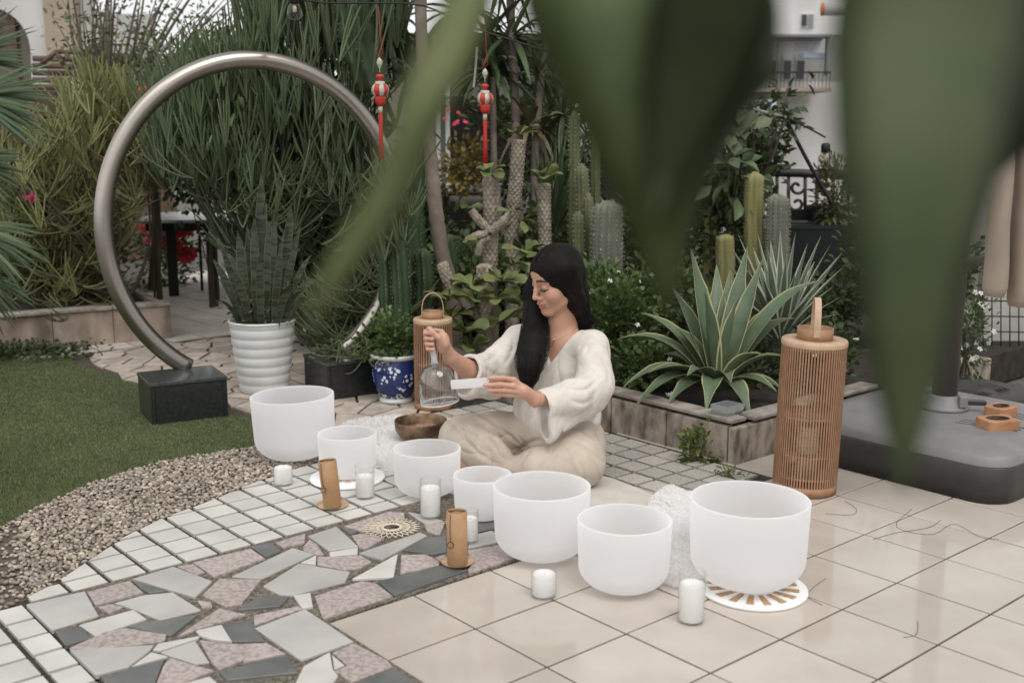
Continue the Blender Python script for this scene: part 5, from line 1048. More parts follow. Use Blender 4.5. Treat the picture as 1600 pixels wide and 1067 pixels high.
for q in range(46):
    e = np3(at(RNG.uniform(822, 945), RNG.uniform(195, 290), 5.9 + RNG.normal(0, .15))); mb = MB(); P = bez(c + RNG.normal(0, .02, 3), (c + e) / 2 + RNG.normal(0, .02, 3), e, 6); mb.strip(P, np.array([.004, .006, .007, .006, .004, .0004]), (1, RNG.normal(0, .4), 0), .3); mb.build('leaf', STR, nd)
tree('spiky_shrub', 'dark strap leaved tuft above the steel ring beside the red ornament', [([(600, 420), (602, 250), (598, 60)], 10, 8)], [(600, 45, 34, 110, 6), (570, 100, 26, 100, 6), (640, 120, 26, 90, 5), (620, 200, 18, 80, 5)], 6.0, (600, 430))
# ------------------------------------------------ pencil trees
PNG = mat('pencil_green', (.062, .092, .042), .55, (.10, .135, .06), 3, var=.35); PNT = mat('pencil_tip', (.085, .125, .045), .5, var=.3); PNY = mat('pencil_yellow', (.215, .215, .078), .55, (.14, .155, .06), 3, var=.35); PNR = mat('pencil_brown', (.15, .115, .06), .6, (.10, .09, .045), 3, var=.3)
def twig_fans(regions, m, parent, name, n=5):
    """regions: (polygon px, Y0, dY, count, length px, width px, up, spread, sag)"""
    Ps, Rs = [], []
    for poly, Y0, dY, cnt, Lp, wp, up, spread, sag in regions:
        xs_ = [p[0] for p in poly]; ys_ = [p[1] for p in poly]; done = 0
        while done < cnt:
            px, py = RNG.uniform(min(xs_), max(xs_)), RNG.uniform(min(ys_), max(ys_))
            if not inpoly(px, py, poly): continue
            Y = Y0 + RNG.normal(0, dY); c = np3(at(px, py, Y)); k = pm(Y); base_d = np.array([RNG.normal(0, spread), RNG.normal(0, spread), up]); 
            for _ in range(RNG.integers(4, 8)):
                sp_ = .3 if up > 1.2 else .42; d = base_d + np.array([RNG.normal(0, sp_), RNG.normal(0, sp_), RNG.normal(0, .2)]); d /= np.linalg.norm(d); L = Lp * k * RNG.uniform(.55, 1.15); mid = c + d * L * .5 + np.array([0, 0, -sag * L]) + RNG.normal(0, .05 * L, 3); e = c + d * L + np.array([0, 0, sag * L * .9])
                Ps.append(bez(c, mid, e, 6)); Rs.append(wp / 2 * k * np.array([.9, 1, 1, .98, .95, .7]) * .62 * RNG.uniform(.8, 1.15))
            done += 1
    V, F = multi_tubes(np.array(Ps), np.array(Rs), n); me = bpy.data.meshes.new(name); fast_mesh(me, V, F); obj(name, me, m, parent, kind='stuff'); return np.array(Ps)
pt = thing('pencil_tree', 'big dark green pencil cactus tree seen through the steel ring', 'tree', at(500, 470, 6.1))
P1 = twig_fans([([(380, 120), (390, -60), (560, -60), (640, 40), (620, 150), (480, 130)], 6.0, .3, 190, 135, 5.6, 1.7, .18, .02), ([(235, 190), (300, 130), (420, 100), (560, 170), (600, 300), (560, 360), (350, 340), (250, 300)], 6.2, .35, 560, 88, 4.4, 1.5, .2, .05), ([(280, 150), (330, 120), (400, 130), (390, 260), (300, 270)], 5.75, .1, 60, 70, 5, 1.6, .15, .03)], PNG, pt, 'twigs')
twig_fans([([(360, 400), (330, 290), (600, 280), (620, 420), (560, 480), (420, 470), (370, 450)], 6.1, .3, 190, 90, 4.2, .5, .9, .16), ([(300, 280), (420, 240), (500, 330), (480, 450), (370, 420), (350, 330)], 5.85, .15, 60, 75, 4.4, .8, .7, .14)], PNG, pt, 'drooping_twigs')
twig_fans([([(260, 180), (330, 130), (430, 110), (470, 250), (300, 250)], 5.9, .2, 40, 22, 6, 1.5, .2, 0)], PNT, pt, 'pale_tips')
B = []
for q in range(46):
    e = P1[RNG.integers(0, len(P1))][0]; b = np3(at(RNG.uniform(470, 530), 480, 6.1)); b[2] = .05; B.append(bez(b, b * .45 + e * .55 + np.array([RNG.normal(0, .1), 0, -.15]), e, 12))
V, F = multi_tubes(np.array(B), np.linspace(.022, .006, 12)[None], 6); me = bpy.data.meshes.new('limbs'); fast_mesh(me, V, F); obj('limbs', me, mat('pencil_limb', (.07, .065, .045), .8, (.045, .042, .03), 8), pt, kind='stuff')
yb = thing('pencil_shrub', 'yellow-green pencil cactus shrub growing from the pink stone planter', 'shrub', at(120, 500, 7.0))
P2 = twig_fans([([(-60, 260), (60, 220), (150, 150), (240, 180), (310, 240), (290, 290), (195, 330), (180, 465), (60, 480), (-60, 470)], 7.1, .35, 400, 66, 3.8, 1.0, .55, .06), ([(90, 170), (150, 140), (230, 170), (220, 260), (100, 260)], 7.0, .2, 70, 60, 4.2, 1.7, .25, .02)], PNY, yb, 'twigs')
twig_fans([([(0, 330), (180, 300), (195, 340), (180, 470), (160, 500), (0, 520)], 6.85, .25, 120, 58, 4.0, .2, .9, .15)], OLV, yb, 'drooping_twigs'); twig_fans([([(190, 210), (320, 220), (300, 290), (200, 320)], 6.9, .2, 50, 60, 3.6, .7, .8, .05), ([(-40, 170), (60, 190), (60, 300), (-40, 300)], 7.2, .2, 40, 60, 3.6, .7, .8, .05)], PNR, yb, 'brown_twigs')
B = []
for q in range(50):
    e = P2[RNG.integers(0, len(P2))][0]; b = np3(at(RNG.uniform(40, 210), 492, 6.95)); b[2] = .17; B.append(bez(b, b * .5 + e * .5 + np.array([RNG.normal(0, .12), 0, -.08]), e, 10))
V, F = multi_tubes(np.array(B), np.linspace(.016, .005, 10)[None], 5); me = bpy.data.meshes.new('limbs'); fast_mesh(me, V, F); obj('limbs', me, mat('shrub_limb', (.10, .09, .055), .8), yb, kind='stuff')
tg = thing('pencil_sprawl', 'thin tangled green stems sprawling over the granite plinth beside the blue pot', 'plant', at(540, 545, 5.3))
twig_fans([([(490, 470), (560, 440), (620, 420), (620, 510), (560, 540), (510, 550)], 5.4, .12, 40, 80, 3.6, .3, .9, .2), ([(520, 530), (600, 520), (580, 560), (530, 560)], 5.02, .04, 9, 60, 4.5, -.3, .9, .25), ([(585, 300), (640, 260), (645, 420), (600, 430)], 5.12, .05, 26, 70, 4.4, 1.0, .4, .1)], mat('sprawl_green', (.09, .115, .05), .5, var=.3), tg, 'stems')
# ------------------------------------------------ fan palm at the left edge
PLM = mat('palm_leaflet', (.05, .085, .035), .42, (.08, .115, .05), 5, var=.25, translucent=.12)
fp = thing('fan_palm', 'fan palm with dark folded fronds at the edge of the lawn', 'palm', at(-70, 560, 5.7))
trunk([(-75, 560), (-70, 400), (-62, 200)], 40, 34, 5.7, fp)
for cx, cy, a0, a1, Lp, dY, nfl in [(-45, 150, -38, 30, 130, -.1, 26), (-60, 90, -10, 60, 120, .1, 20), (-55, 350, -75, 5, 125, -.15, 26), (-60, 250, -60, 15, 110, .15, 22), (-50, 420, -80, -15, 110, 0, 18)]:
    c = np3(at(cx, cy, 5.7 + dY)); k = pm(5.7); hub = MB().tube([np3(at(-62, 210, 5.7)), c], .008, 6).build('petiole', PLM, fp)
    for q in range(nfl):
        a = R(a0 + (a1 - a0) * q / (nfl - 1)); L = Lp * k * RNG.uniform(.85, 1.08); d = np.array([math.cos(a), RNG.normal(-.1, .18), math.sin(a)]); e = c + d * L - np.array([0, 0, .1 * L]); mb = MB(); mb.strip(bez(c, c + d * L * .55, e, 6), np.array([.004, .009, .011, .009, .005, .0004]) * 1.1, (-math.sin(a), .4, math.cos(a)), .55); mb.build('leaflet', PLM, hub)
# ------------------------------------------------ thin leafy trees, shrubs, hedges
TWB = mat('twig_bark', (.15, .125, .095), .85, (.10, .085, .065), 9)
def branchy(name, label, base, top_poly, Y, n, m, leaf, lw, nl, w0, dY=.4, fork=None):
    t = thing(name, label, 'tree', at(*base, Y)); b = np3(at(*base, Y)); xs_ = [p[0] for p in top_poly]; ys_ = [p[1] for p in top_poly]; B = []; f = np3(at(*(fork or (base[0], base[1] - 100)), Y))
    while len(B) < n:
        px, py = RNG.uniform(min(xs_), max(xs_)), RNG.uniform(min(ys_), max(ys_))
        if not inpoly(px, py, top_poly): continue
        e = np3(at(px, py, Y + RNG.normal(0, dY))); B.append(bez(f + RNG.normal(0, .03, 3), f * .55 + e * .45 + np.array([RNG.normal(0, .08), 0, .12]), e, 10))
    B = np.array(B); V, F = multi_tubes(B, np.linspace(w0 * .5, .003, 10)[None] * RNG.uniform(.5, 1.1, (n, 1)), 5); me = bpy.data.meshes.new('branches'); fast_mesh(me, V, F); obj('branches', me, TWB, t, kind='stuff')
    b[2] = min(b[2], .1); MB().tube([b, (b + f) / 2 + np.array([.03, 0, 0]), f], [w0 * 1.2, w0, w0 * .85], 10).build('trunk', TWB, t)
    i = RNG.integers(0, n, nl); j = RNG.integers(3, 10, nl); C = B[i, j] + RNG.normal(0, .07, (nl, 3)); D = RNG.normal(0, 1, (nl, 3)) + np.array([0, 0, .4]); leaves_mesh('crown', C, D, leaf * RNG.uniform(.6, 1.2, nl), lw * RNG.uniform(.7, 1.1, nl), m, t); return t
branchy('thin_tree', 'airy thin branched tree with small pale leaves above the yellow-green shrub', (168, 330), [(60, 40), (90, -80), (380, -80), (390, 120), (300, 170), (120, 180)], 8.6, 95, GRN, .055, .014, 2000, .045, .5, (168, 235))
branchy('thin_tree', 'twiggy olive tree between the rusty shed and the steel ring', (235, 380), [(180, 100), (220, 20), (360, 20), (390, 160), (300, 250), (190, 230)], 8.0, 70, OLV, .05, .013, 1700, .035, .4, (240, 280))
branchy('glossy_shrub', 'glossy dark leaved shrub in front of the apartment block', (1150, 430), [(1105, 240), (1125, 180), (1180, 150), (1235, 125), (1265, 130), (1235, 200), (1225, 258), (1140, 330)], 6.7, 55, GRD, .08, .024, 1000, .03, .25, (1155, 330))
bush('broad_leaf_vine', 'pale broad leaved vine climbing over the yellow-green cactus', 'vine', 1142, 262, 6.0, 42, 62, 150, .13, .042, GPL, 14, .3, z0=.14, upd=-.2)
bush('leaf_shrub', 'leafy shrub between the yellow-green cactus and the striped agave', 'shrub', 1110, 365, 6.1, 60, 75, 1100, .055, .018, GRD, 30, .22, z0=.14)
bush('railing_plant', 'yellowish leafy plant in the black tub by the railing', 'plant', 1305, 300, 7.2, 26, 46, 420, .07, .013, OLV, 12, .25)
def flowers_on(t, px, py, Y, rx, ry, n, r, m):
    for q in range(n): flower(np3(at(px + RNG.normal(0, rx * .5), py + RNG.normal(0, ry * .5), Y + RNG.normal(0, .05))), r, m, t, 5)
bv = bush('bougainvillea', 'bougainvillea bush with bright red-pink blossoms under the garden table', 'shrub', 262, 395, 9.0, 60, 60, 1000, .05, .018, GRN, 20, .25, z0=0); 
for px, py, n in ((228, 352, 10), (258, 356, 14), (282, 362, 20), (290, 398, 22), (244, 374, 16), (272, 385, 12)): flowers_on(bv, px, py, 8.85, 14, 10, n, .045, FPK)
pf = bush('pink_flower_shrub', 'low shrub with one pink blossom beside the palm', 'shrub', 48, 330, 6.9, 26, 30, 250, .05, .018, GRN, 10, .25, z0=.18); flowers_on(pf, 50, 308, 6.75, 12, 8, 9, .03, mat('magenta_petal', (.7, .06, .25), .6, var=.2, translucent=.3))
of = bush('orange_flower_shrub', 'leafy shrub with a single orange blossom beside the steel ring', 'shrub', 232, 180, 7.5, 40, 60, 700, .055, .017, GRD, 16, .25, z0=.1); flowers_on(of, 222, 138, 7.3, 5, 5, 4, .03, FOR)
yr = bush('house_flowers', 'pink and yellow flowering shrub in front of the house window', 'shrub', 725, 262, 9.0, 32, 40, 500, .06, .02, mat('leaf_gold', (.24, .19, .05), .6, var=.3, translucent=.2), 12, .25); flowers_on(yr, 712, 185, 8.9, 22, 10, 6, .028, FPK)
for i, (px, py, Y, rx, rz, n, m, lab) in enumerate([(690, 490, 5.9, 90, 55, 1400, GRD, 'dark leafy shrub behind the smaller lantern'), (560, 430, 6.5, 110, 90, 2000, GRD, 'dark leafy shrub at the foot of the pencil tree'), (860, 440, 5.9, 90, 80, 1700, GRD, 'dark leafy shrub behind the person\'s head'), (1040, 380, 6.4, 100, 130, 2000, GRD, 'dark leafy shrub between the two cactus clumps'), (830, 200, 7.6, 95, 110, 1600, GRD, 'dark leafy shrub behind the spiky tree'), (960, 90, 8.6, 120, 160, 2400, GRD, 'tall dark shrub above the dark cabinet'), (320, 220, 7.8, 100, 90, 1800, GRD, 'dense shrub behind the steel ring'), (450, 180, 7.6, 120, 130, 1500, GRD, 'dense shrub behind the pencil tree'), (50, 290, 8.0, 110, 60, 1600, OLV, 'olive hedge shrub behind the slat fence'), (20, 420, 7.4, 110, 90, 1800, GRD, 'dark shrub behind the fan palm'), (100, 400, 7.7, 90, 80, 1500, OLV, 'olive shrub behind the pencil shrub'), (540, 330, 7.4, 90, 90, 1500, GRD, 'dark shrub beside the garden table'), (1050, 230, 8.0, 70, 110, 1400, GRD, 'dark shrub left of the apartment block'), (1280, 470, 5.6, 90, 40, 900, GRD, 'low dark shrub around the variegated agave'), (1420, 420, 5.6, 110, 90, 1500, GRD, 'leafy shrub behind the parasol pole'), (1080, 520, 4.95, 60, 40, 900, GRD, 'low dark foliage under the striped agave'), (1165, 575, 4.75, 75, 28, 800, GRD, 'low dark foliage between the two agaves'), (730, 430, 5.7, 70, 60, 1100, GRN, 'green leafy shrub among the knobbly stems'), (860, 380, 6.3, 70, 60, 1000, GRN, 'green leafy shrub at the foot of the needle leaf fan'), (650, 380, 6.4, 70, 90, 1200, GRD, 'dark shrub beside the euphorbia columns')]):
    bush('leafy_shrub', lab, 'shrub', px, py, Y, rx, rz, n, .06 * Y / 6.5, .019 * Y / 6.5, m, 40, .2, 'background shrubs', stems=8, z0=0.0 if Y > 6.6 or px < 600 else .13)
# ------------------------------------------------ branch with big leaves hanging close to the camera
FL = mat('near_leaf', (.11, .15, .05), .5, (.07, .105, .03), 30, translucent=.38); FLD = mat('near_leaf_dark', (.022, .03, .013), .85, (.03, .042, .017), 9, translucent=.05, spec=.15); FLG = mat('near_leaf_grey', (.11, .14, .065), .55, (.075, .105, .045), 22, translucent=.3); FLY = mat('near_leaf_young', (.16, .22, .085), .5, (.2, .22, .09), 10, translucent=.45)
MRB = mat('leaf_midrib', (.2, .24, .1), .5, translucent=.3)
nbr = thing('overhanging_branch', 'branch with big drooping green leaves hanging close in front', 'branch', at(1100, -260, .5))
MB().tube(smoothpath([at(560, -330, .62), at(850, -250, .55), at(1100, -235, .5), at(1400, -260, .46), at(1800, -330, .44)], 20), .0045, 8).build('twig', TWB, nbr)
def near_leaf(spine, hw, Y, m, side, fold, tilt=0):
    P = smoothpath([at(a, b, Y + d) for a, b, d in spine], 24); s = np.linspace(0, len(hw) - 1, 24); W = np.interp(s, np.arange(len(hw)), hw) * pm(Y)
    me = blade(P, W, side, fold, .5); me.materials.append(m); me.materials.append(m); obj('leaf', me, None, nbr)
    MB().tube(P[:-1] - np.array([0, .0008, 0]), np.linspace(.0016, .0004, 23), 6).build('midrib', MRB, nbr)
near_leaf([(1105, -235, .02), (1082, -60, 0), (1060, 120, -.01), (1048, 300, -.01), (1045, 494, .0)], [20, 200, 235, 145, 66, 2], .40, FL, (1, .4, 0), .35)
near_leaf([(1125, -235, -.02), (1112, -40, -.03), (1088, 90, -.03), (1052, 220, -.03), (1018, 360, -.03)], [20, 85, 90, 72, 45, 2], .39, FLD, (1, -.35, 0), .5)  # added leaf: its dark colour stands in for the big leaf's shaded underside
near_leaf([(1490, -250, .0), (1478, 0, 0), (1452, 250, -.01), (1428, 520, -.01), (1412, 766, 0)], [30, 160, 165, 140, 95, 52, 2], .36, FLG, (1, .15, 0), .2)
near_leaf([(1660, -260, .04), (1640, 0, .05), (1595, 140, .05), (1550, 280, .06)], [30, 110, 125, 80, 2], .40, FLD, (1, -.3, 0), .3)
near_leaf([(770, -240, .06), (738, -30, .03), (672, 140, 0), (618, 290, 0), (548, 400, .0), (474, 510, 0)], [14, 44, 46, 36, 30, 26, 1], .36, FLY, (1, .35, .3), .3)
# ================================================================== THE PERSON
def smin(a, b, k): h = np.clip(.5 + .5 * (b - a) / k, 0, 1); return b + (a - b) * h - k * h * (1 - h)
def smax(a, b, k): return -smin(-a, -b, k)
def cap(P, a, b, ra, rb=None):
    rb = ra if rb is None else rb; a = np3(a); b = np3(b); ba = b - a; t = np.clip(((P - a) @ ba) / (ba @ ba), 0, 1); d = P - a - t[:, None] * ba; return np.sqrt((d * d).sum(1)) - (ra + (rb - ra) * t)
def ell(P, c, r, M=None):
    q = P - np3(c)
    if M is not None: q = q @ M
    r = np.array(r, float); k0 = np.sqrt(((q / r) ** 2).sum(1)); k1 = np.sqrt(((q / (r * r)) ** 2).sum(1)) + 1e-9; return k0 * (k0 - 1) / k1
def chain(P, pts, k=.012):
    d = None
    for (a, ra), (b, rb) in zip(pts[:-1], pts[1:]):
        c = cap(P, a, b, ra, rb); d = c if d is None else smin(d, c, k)
    return d
def iso(f, lo, hi, h, margin=1.0):
    lo = np.array(lo, float); n = (np.ceil((np.array(hi) - lo) / h / 8).astype(int)) * 8; N = n + 1
    cb = n // 8; ci = np.stack(np.meshgrid(*[np.arange(c) for c in cb], indexing='ij'), -1).reshape(-1, 3); cv = f(lo + (ci * 8 + 4) * h)
    F = np.full(N, 1.0, np.float32); neg = ci[cv < 0]
    for i in neg: F[i[0] * 8:i[0] * 8 + 9, i[1] * 8:i[1] * 8 + 9, i[2] * 8:i[2] * 8 + 9] = -1
    act = ci[np.abs(cv) < 8 * h * .87 * 1.25 * margin]; o = np.stack(np.meshgrid(*[np.arange(9)] * 3, indexing='ij'), -1).reshape(-1, 3)
    mask = np.zeros(N, bool)
    for i in act: mask[i[0] * 8:i[0] * 8 + 9, i[1] * 8:i[1] * 8 + 9, i[2] * 8:i[2] * 8 + 9] = True
    I = np.argwhere(mask); out = np.empty(len(I), np.float32)
    for s in range(0, len(I), 200000): out[s:s + 200000] = f(lo + I[s:s + 200000] * h)
    F[mask] = out; S = F < 0; c8 = [S[a:a + n[0], b:b + n[1], c:c + n[2]] for a in (0, 1) for b in (0, 1) for c in (0, 1)]
    an = c8[0].copy(); al = c8[0].copy()
    for q in c8[1:]: an |= q; al &= q
    A = np.argwhere(an & ~al); vid = np.full(n, -1, np.int32); vid[tuple(A.T)] = np.arange(len(A))
    offs = np.array([(a, b, c) for a in (0, 1) for b in (0, 1) for c in (0, 1)]); val = np.stack([F[A[:, 0] + a, A[:, 1] + b, A[:, 2] + c] for a, b, c in offs], 1)
    acc = np.zeros((len(A), 3)); cnt = np.zeros(len(A))
    for i in range(8):
        for j in range(i + 1, 8):
            if np.abs(offs[i] - offs[j]).sum() == 1:
                x = (val[:, i] < 0) != (val[:, j] < 0); t = val[x, i] / (val[x, i] - val[x, j]); acc[x] += offs[i] + t[:, None] * (offs[j] - offs[i]); cnt[x] += 1
    V = lo + (A + acc / cnt[:, None]) * h; Q = []
    for ax in range(3):
        sl0 = [slice(None)] * 3; sl1 = [slice(None)] * 3; sl0[ax] = slice(0, -1); sl1[ax] = slice(1, None); E = np.argwhere(S[tuple(sl0)] != S[tuple(sl1)])
        b, c = [q for q in range(3) if q != ax]; E = E[(E[:, b] > 0) & (E[:, c] > 0) & (E[:, b] < n[b]) & (E[:, c] < n[c]) & (E[:, ax] < n[ax])]
        g = lambda db, dc: vid[tuple((E - np.array([1 if (q == b and db) or (q == c and dc) else 0 for q in range(3)])).T)]
        q = np.stack([g(1, 1), g(0, 1), g(0, 0), g(1, 0)], 1); flip = S[tuple(E.T)] ^ (ax == 1); q[~flip] = q[~flip][:, ::-1]; Q.append(q)
    Q = np.concatenate(Q); Q = Q[(Q >= 0).all(1)]; return V, Q
def sdf_obj(name, f, lo, hi, h, m, parent, relax=1, col=None):
    V, Q = iso(f, lo, hi, h)
    for _ in range(relax):
        acc = np.zeros_like(V); cnt = np.zeros(len(V))
        for a in range(4):
            for b in (1, 3): np.add.at(acc, Q[:, a], V[Q[:, (a + b) % 4]]); np.add.at(cnt, Q[:, a], 1)
        V = V * .5 + acc / np.maximum(cnt, 1)[:, None] * .5
    me = bpy.data.meshes.new(name); fast_mesh(me, V, Q)
    if col is not None:
        ca = me.color_attributes.new('Col', 'FLOAT_COLOR', 'POINT'); c = col(V); ca.data.foreach_set('color', np.c_[c, np.ones(len(c))].astype(np.float32).ravel())
    return obj(name, me, m, parent)
def unit(v): v = np.array(v, float); return v / np.linalg.norm(v)
A_ = lambda px, py, Y: np3(at(px, py, Y))
# ---- frames
fa = R(38); TF = np.array([-math.sin(fa), -math.cos(fa), 0]); TR = np.array([TF[1], -TF[0], 0])      # torso forward, her right
pelv, chest, neck0 = A_(868, 676, 3.98), A_(874, 585, 3.96), A_(879, 515, 3.94); TU = unit(neck0 - pelv)
HC = A_(872, 436, 3.90); yw, pt_ = R(61), R(17); HF = np.array([-math.sin(yw) * math.cos(pt_), -math.cos(yw) * math.cos(pt_), -math.sin(pt_)]); HR = unit(np.array([HF[1], -HF[0], 0])); HU = np.cross(HR, HF)
rl_ = R(4); HR, HU = HR * math.cos(rl_) + HU * math.sin(rl_), HU * math.cos(rl_) - HR * math.sin(rl_)
def H(x, y, z): return HC + HR * x + HF * y + HU * z
HM = np.stack([HR, HF, HU], 1)
shR, shL = A_(815, 534, 4.04), A_(926, 540, 3.85); elR, wrR = A_(757, 596, 3.86), A_(704, 558, 3.68); elL, wrL = A_(931, 603, 3.72), A_(836, 624, 3.60)
hipR, hipL = A_(840, 690, 4.03), A_(902, 693, 3.93); knR, knL = A_(722, 684, 3.94), A_(908, 722, 3.66); anR, anL = A_(800, 732, 3.72), A_(775, 728, 3.80)
# ---- what she holds
hb0, hb1, hb2 = A_(687.5, 628, 3.63), A_(681, 568, 3.63), A_(671, 511, 3.63); BAX = unit(hb2 - hb0); hand_c = hb1 + (hb2 - hb1) * .62
ml0, ml1, ml2 = A_(705, 601, 3.55), A_(764, 596.5, 3.545), A_(800, 597, 3.55)
# ---- hands: finger chains
FN = []
sx = np.array([1., 0, 0]); sy = np.array([0, 1., 0])
for i, (off, rr) in enumerate(((.030, .0084), (.011, .0087), (-.008, .0083), (-.025, .0074))):      # right hand curled round the bell handle
    c = hand_c + BAX * off; FN.append([(c + sx * .036 + sy * .012, rr * 1.12), (c + sx * .014 + sy * .031, rr * 1.05), (c - sx * .019 + sy * .014, rr), (c - sx * .017 - sy * .013, rr * .95), (c + sx * .003 - sy * .021, rr * .85)])
thumbR = [(hand_c + sx * .042 - sy * .008 - BAX * .012, .013), (hand_c + sx * .026 - sy * .02 + BAX * .016, .0105), (hand_c + sx * .008 - sy * .021 + BAX * .035, .009), (hand_c - sx * .002 - sy * .018 + BAX * .047, .0078)]
palmR = hand_c + sx * .034 + sy * .004 - BAX * .004
kn = [A_(803, 593.5, 3.555), A_(802, 603, 3.545), A_(806, 611, 3.55), A_(811, 618, 3.56)]; tipL = [A_(764.5, 590.5, 3.53), A_(757.5, 601.5, 3.53), A_(764, 609.5, 3.535), A_(774, 616, 3.545)]
for q in range(4):
    a, b = kn[q], tipL[q]; mid = (a + b) / 2 + np.array([.004, -.004, .005 if q < 2 else .002]); FN.append([(a, .0096), (mid, .0086), (a * .18 + b * .82 + np.array([0, 0, .001]), .008), (b, .0068)])
thumbL = [(A_(818, 610, 3.57), .013), (A_(796, 603, 3.575), .0105), (A_(778, 599, 3.567), .0088), (A_(768, 598, 3.56), .0076)]
palmL = A_(818, 611, 3.565)
def body(P):
    d = cap(P, chest - TU * .05, pelv, .115, .13)                              # trunk
    d = smin(d, ell(P, chest + TU * .03, (.145, .088, .12), np.stack([TR, TF, TU], 1)), .04)
    d = smin(d, cap(P, shR, shL, .048), .05)
    d = smin(d, chain(P, [(neck0 - TU * .02, .06), (neck0 + TU * .035 + HF * .004, .05), (H(0, -.022, -.05), .05)], .02), .03)
    for s, e, w_ in ((shR, elR, wrR), (shL, elL, wrL)): d = smin(d, chain(P, [(s, .047), (e, .039), (e * .55 + w_ * .45, .036), (w_, .0245)], .02), .02)
    for hp, kn_, an_ in ((hipR, knR, anR), (hipL, knL, anL)): d = smin(d, chain(P, [(hp, .07), (kn_, .045), (an_, .032)], .02), .03)
    d = smin(d, chain(P, [(anR, .03), (A_(775, 742, 3.68), .026), (A_(742, 741, 3.66), .018)], .01), .015); d = smin(d, chain(P, [(anL, .03), (A_(748, 727, 3.83), .026), (A_(724, 727, 3.83), .02)], .01), .015)
    # hands
    d = smin(d, smin(ell(P, palmR, (.024, .017, .036), np.stack([sx, sy, BAX], 1)), cap(P, wrR, palmR, .0235, .02), .015), .012)
    d = smin(d, smin(chain(P, [(wrL, .0235), (palmL, .021)]), np.minimum.reduce([cap(P, palmL + (wrL - palmL) * .3, k_, .016, .0105) for k_ in kn]), .014), .012)
    for c in FN: d = smin(d, chain(P, c, .003), .004)
    for c in (thumbR, thumbL): d = smin(d, chain(P, c, .005), .008)
    # head
    L = (P - HC) @ HM; near = np.abs(L).max(1) < .19
    if near.any():
        Q = L[near]; h = ell(Q, (0, -.010, .033), (.073, .089, .079)); h = smin(h, ell(Q, (0, .026, -.03), (.058, .062, .082)), .03)
        h = smin(h, cap(Q, (.048, .008, -.062), (.012, .068, -.098), .016, .014), .025); h = smin(h, cap(Q, (-.048, .008, -.062), (-.012, .068, -.098), .016, .014), .025); h = smin(h, ell(Q, (0, .073, -.098), (.019, .015, .014)), .02)
        h = smin(h, ell(Q, (0, .056, .045), (.056, .033, .042)), .03)                                         # forehead
        for s in (-1, 1):
            h = smin(h, ell(Q, (s * .040, .055, -.03), (.027, .029, .03)), .02); h = smin(h, cap(Q, (s * .012, .087, .020), (s * .046, .068, .022), .0085, .007), .012)
            h = smax(h, -ell(Q, (s * .031, .096, .004), (.019, .017, .0125)), .012); h = smin(h, ell(Q, (s * .031, .0735, .003), (.0155, .0155, .0125)), .004)
            h = smin(h, ell(Q, (s * .0115, .094, -.037), (.0085, .010, .008)), .006); h = smin(h, ell(Q, (s * .074, -.01, -.01), (.009, .017, .028)), .008)
        h = smin(h, chain(Q, [((0, .087, .016), .0075), ((0, .098, -.008), .0078), ((0, .1075, -.028), .0088)], .006), .010); h = smin(h, ell(Q, (0, .107, -.033), (.0095, .0095, .0085)), .005)
        h = smin(h, ell(Q, (0, .078, -.062), (.03, .018, .022)), .015)
        h = smin(h, chain(Q, [((-.026, .081, -.059), .003), ((-.008, .0945, -.0618), .0057), ((.008, .0945, -.0618), .0057), ((.026, .081, -.059), .003)], .004), .004); h = smin(h, chain(Q, [((-.019, .082, -.071), .004), ((0, .0925, -.0725), .0068), ((.019, .082, -.071), .004)], .004), .005)
        h = smax(h, -chain(Q, [((-.03, .083, -.0605), .0012), ((-.016, .094, -.0655), .0015), ((0, .1005, -.0672), .0018), ((.016, .094, -.0655), .0015), ((.03, .083, -.0605), .0012)], .002), .002)
        d[near] = smin(d[near], h, .018)
    return d
def skincol(V):
    n_ = len(V); c = np.tile(np.array([.52, .295, .205]), (n_, 1)); L = (V - HC) @ HM; hd = (np.abs(L).max(1) < .15) & (L[:, 1] > .03)
    def paint(mask, col, k): c[mask] = c[mask] * (1 - k) + np.array(col) * k
    x, y, z = L.T
    lip = hd & (y > .074) & ((ell(L, (0, .092, -.0668), (.026, .03, .0125)) < 0)); paint(lip, (.42, .13, .105), .8)
    for s in (-1, 1):
        ch = np.exp(-(((x - s * .042) ** 2 + (z + .03) ** 2) / .0005)); c[hd] = c[hd] * (1 - .16 * ch[hd, None]) + np.array([.5, .2, .14]) * (.16 * ch[hd, None])
        u = x * s; bz = .0265 + .004 * np.sin(np.clip((u - .01) / .042, 0, 1) * math.pi) - .05 * np.clip(u - .045, 0, 1); paint(hd & (u > .011) & (u < .055) & (np.abs(z - bz) < .005 - .06 * np.clip(u - .035, 0, 1)), (.025, .015, .012), .92)
        lz = -.0035 - .0045 * np.sin(np.clip((u - .013) / .036, 0, 1) * math.pi); paint(hd & (u > .013) & (u < .051) & (np.abs(z - lz) < .0021), (.03, .018, .015), .9); paint(hd & (u > .012) & (u < .052) & (z > lz + .002) & (z < .011), (.40, .215, .15), .45)
        paint(hd & (((x - s * .0075) ** 2 + (z + .0425) ** 2) < 9e-6) & (y > .09), (.2, .08, .06), .6)
    for t_ in [c_[-1][0] for c_ in FN] + [thumbL[-1][0], thumbR[-1][0]]: paint(((V - t_) ** 2).sum(1) < .011 ** 2, (.60, .31, .25), .5)
    return c
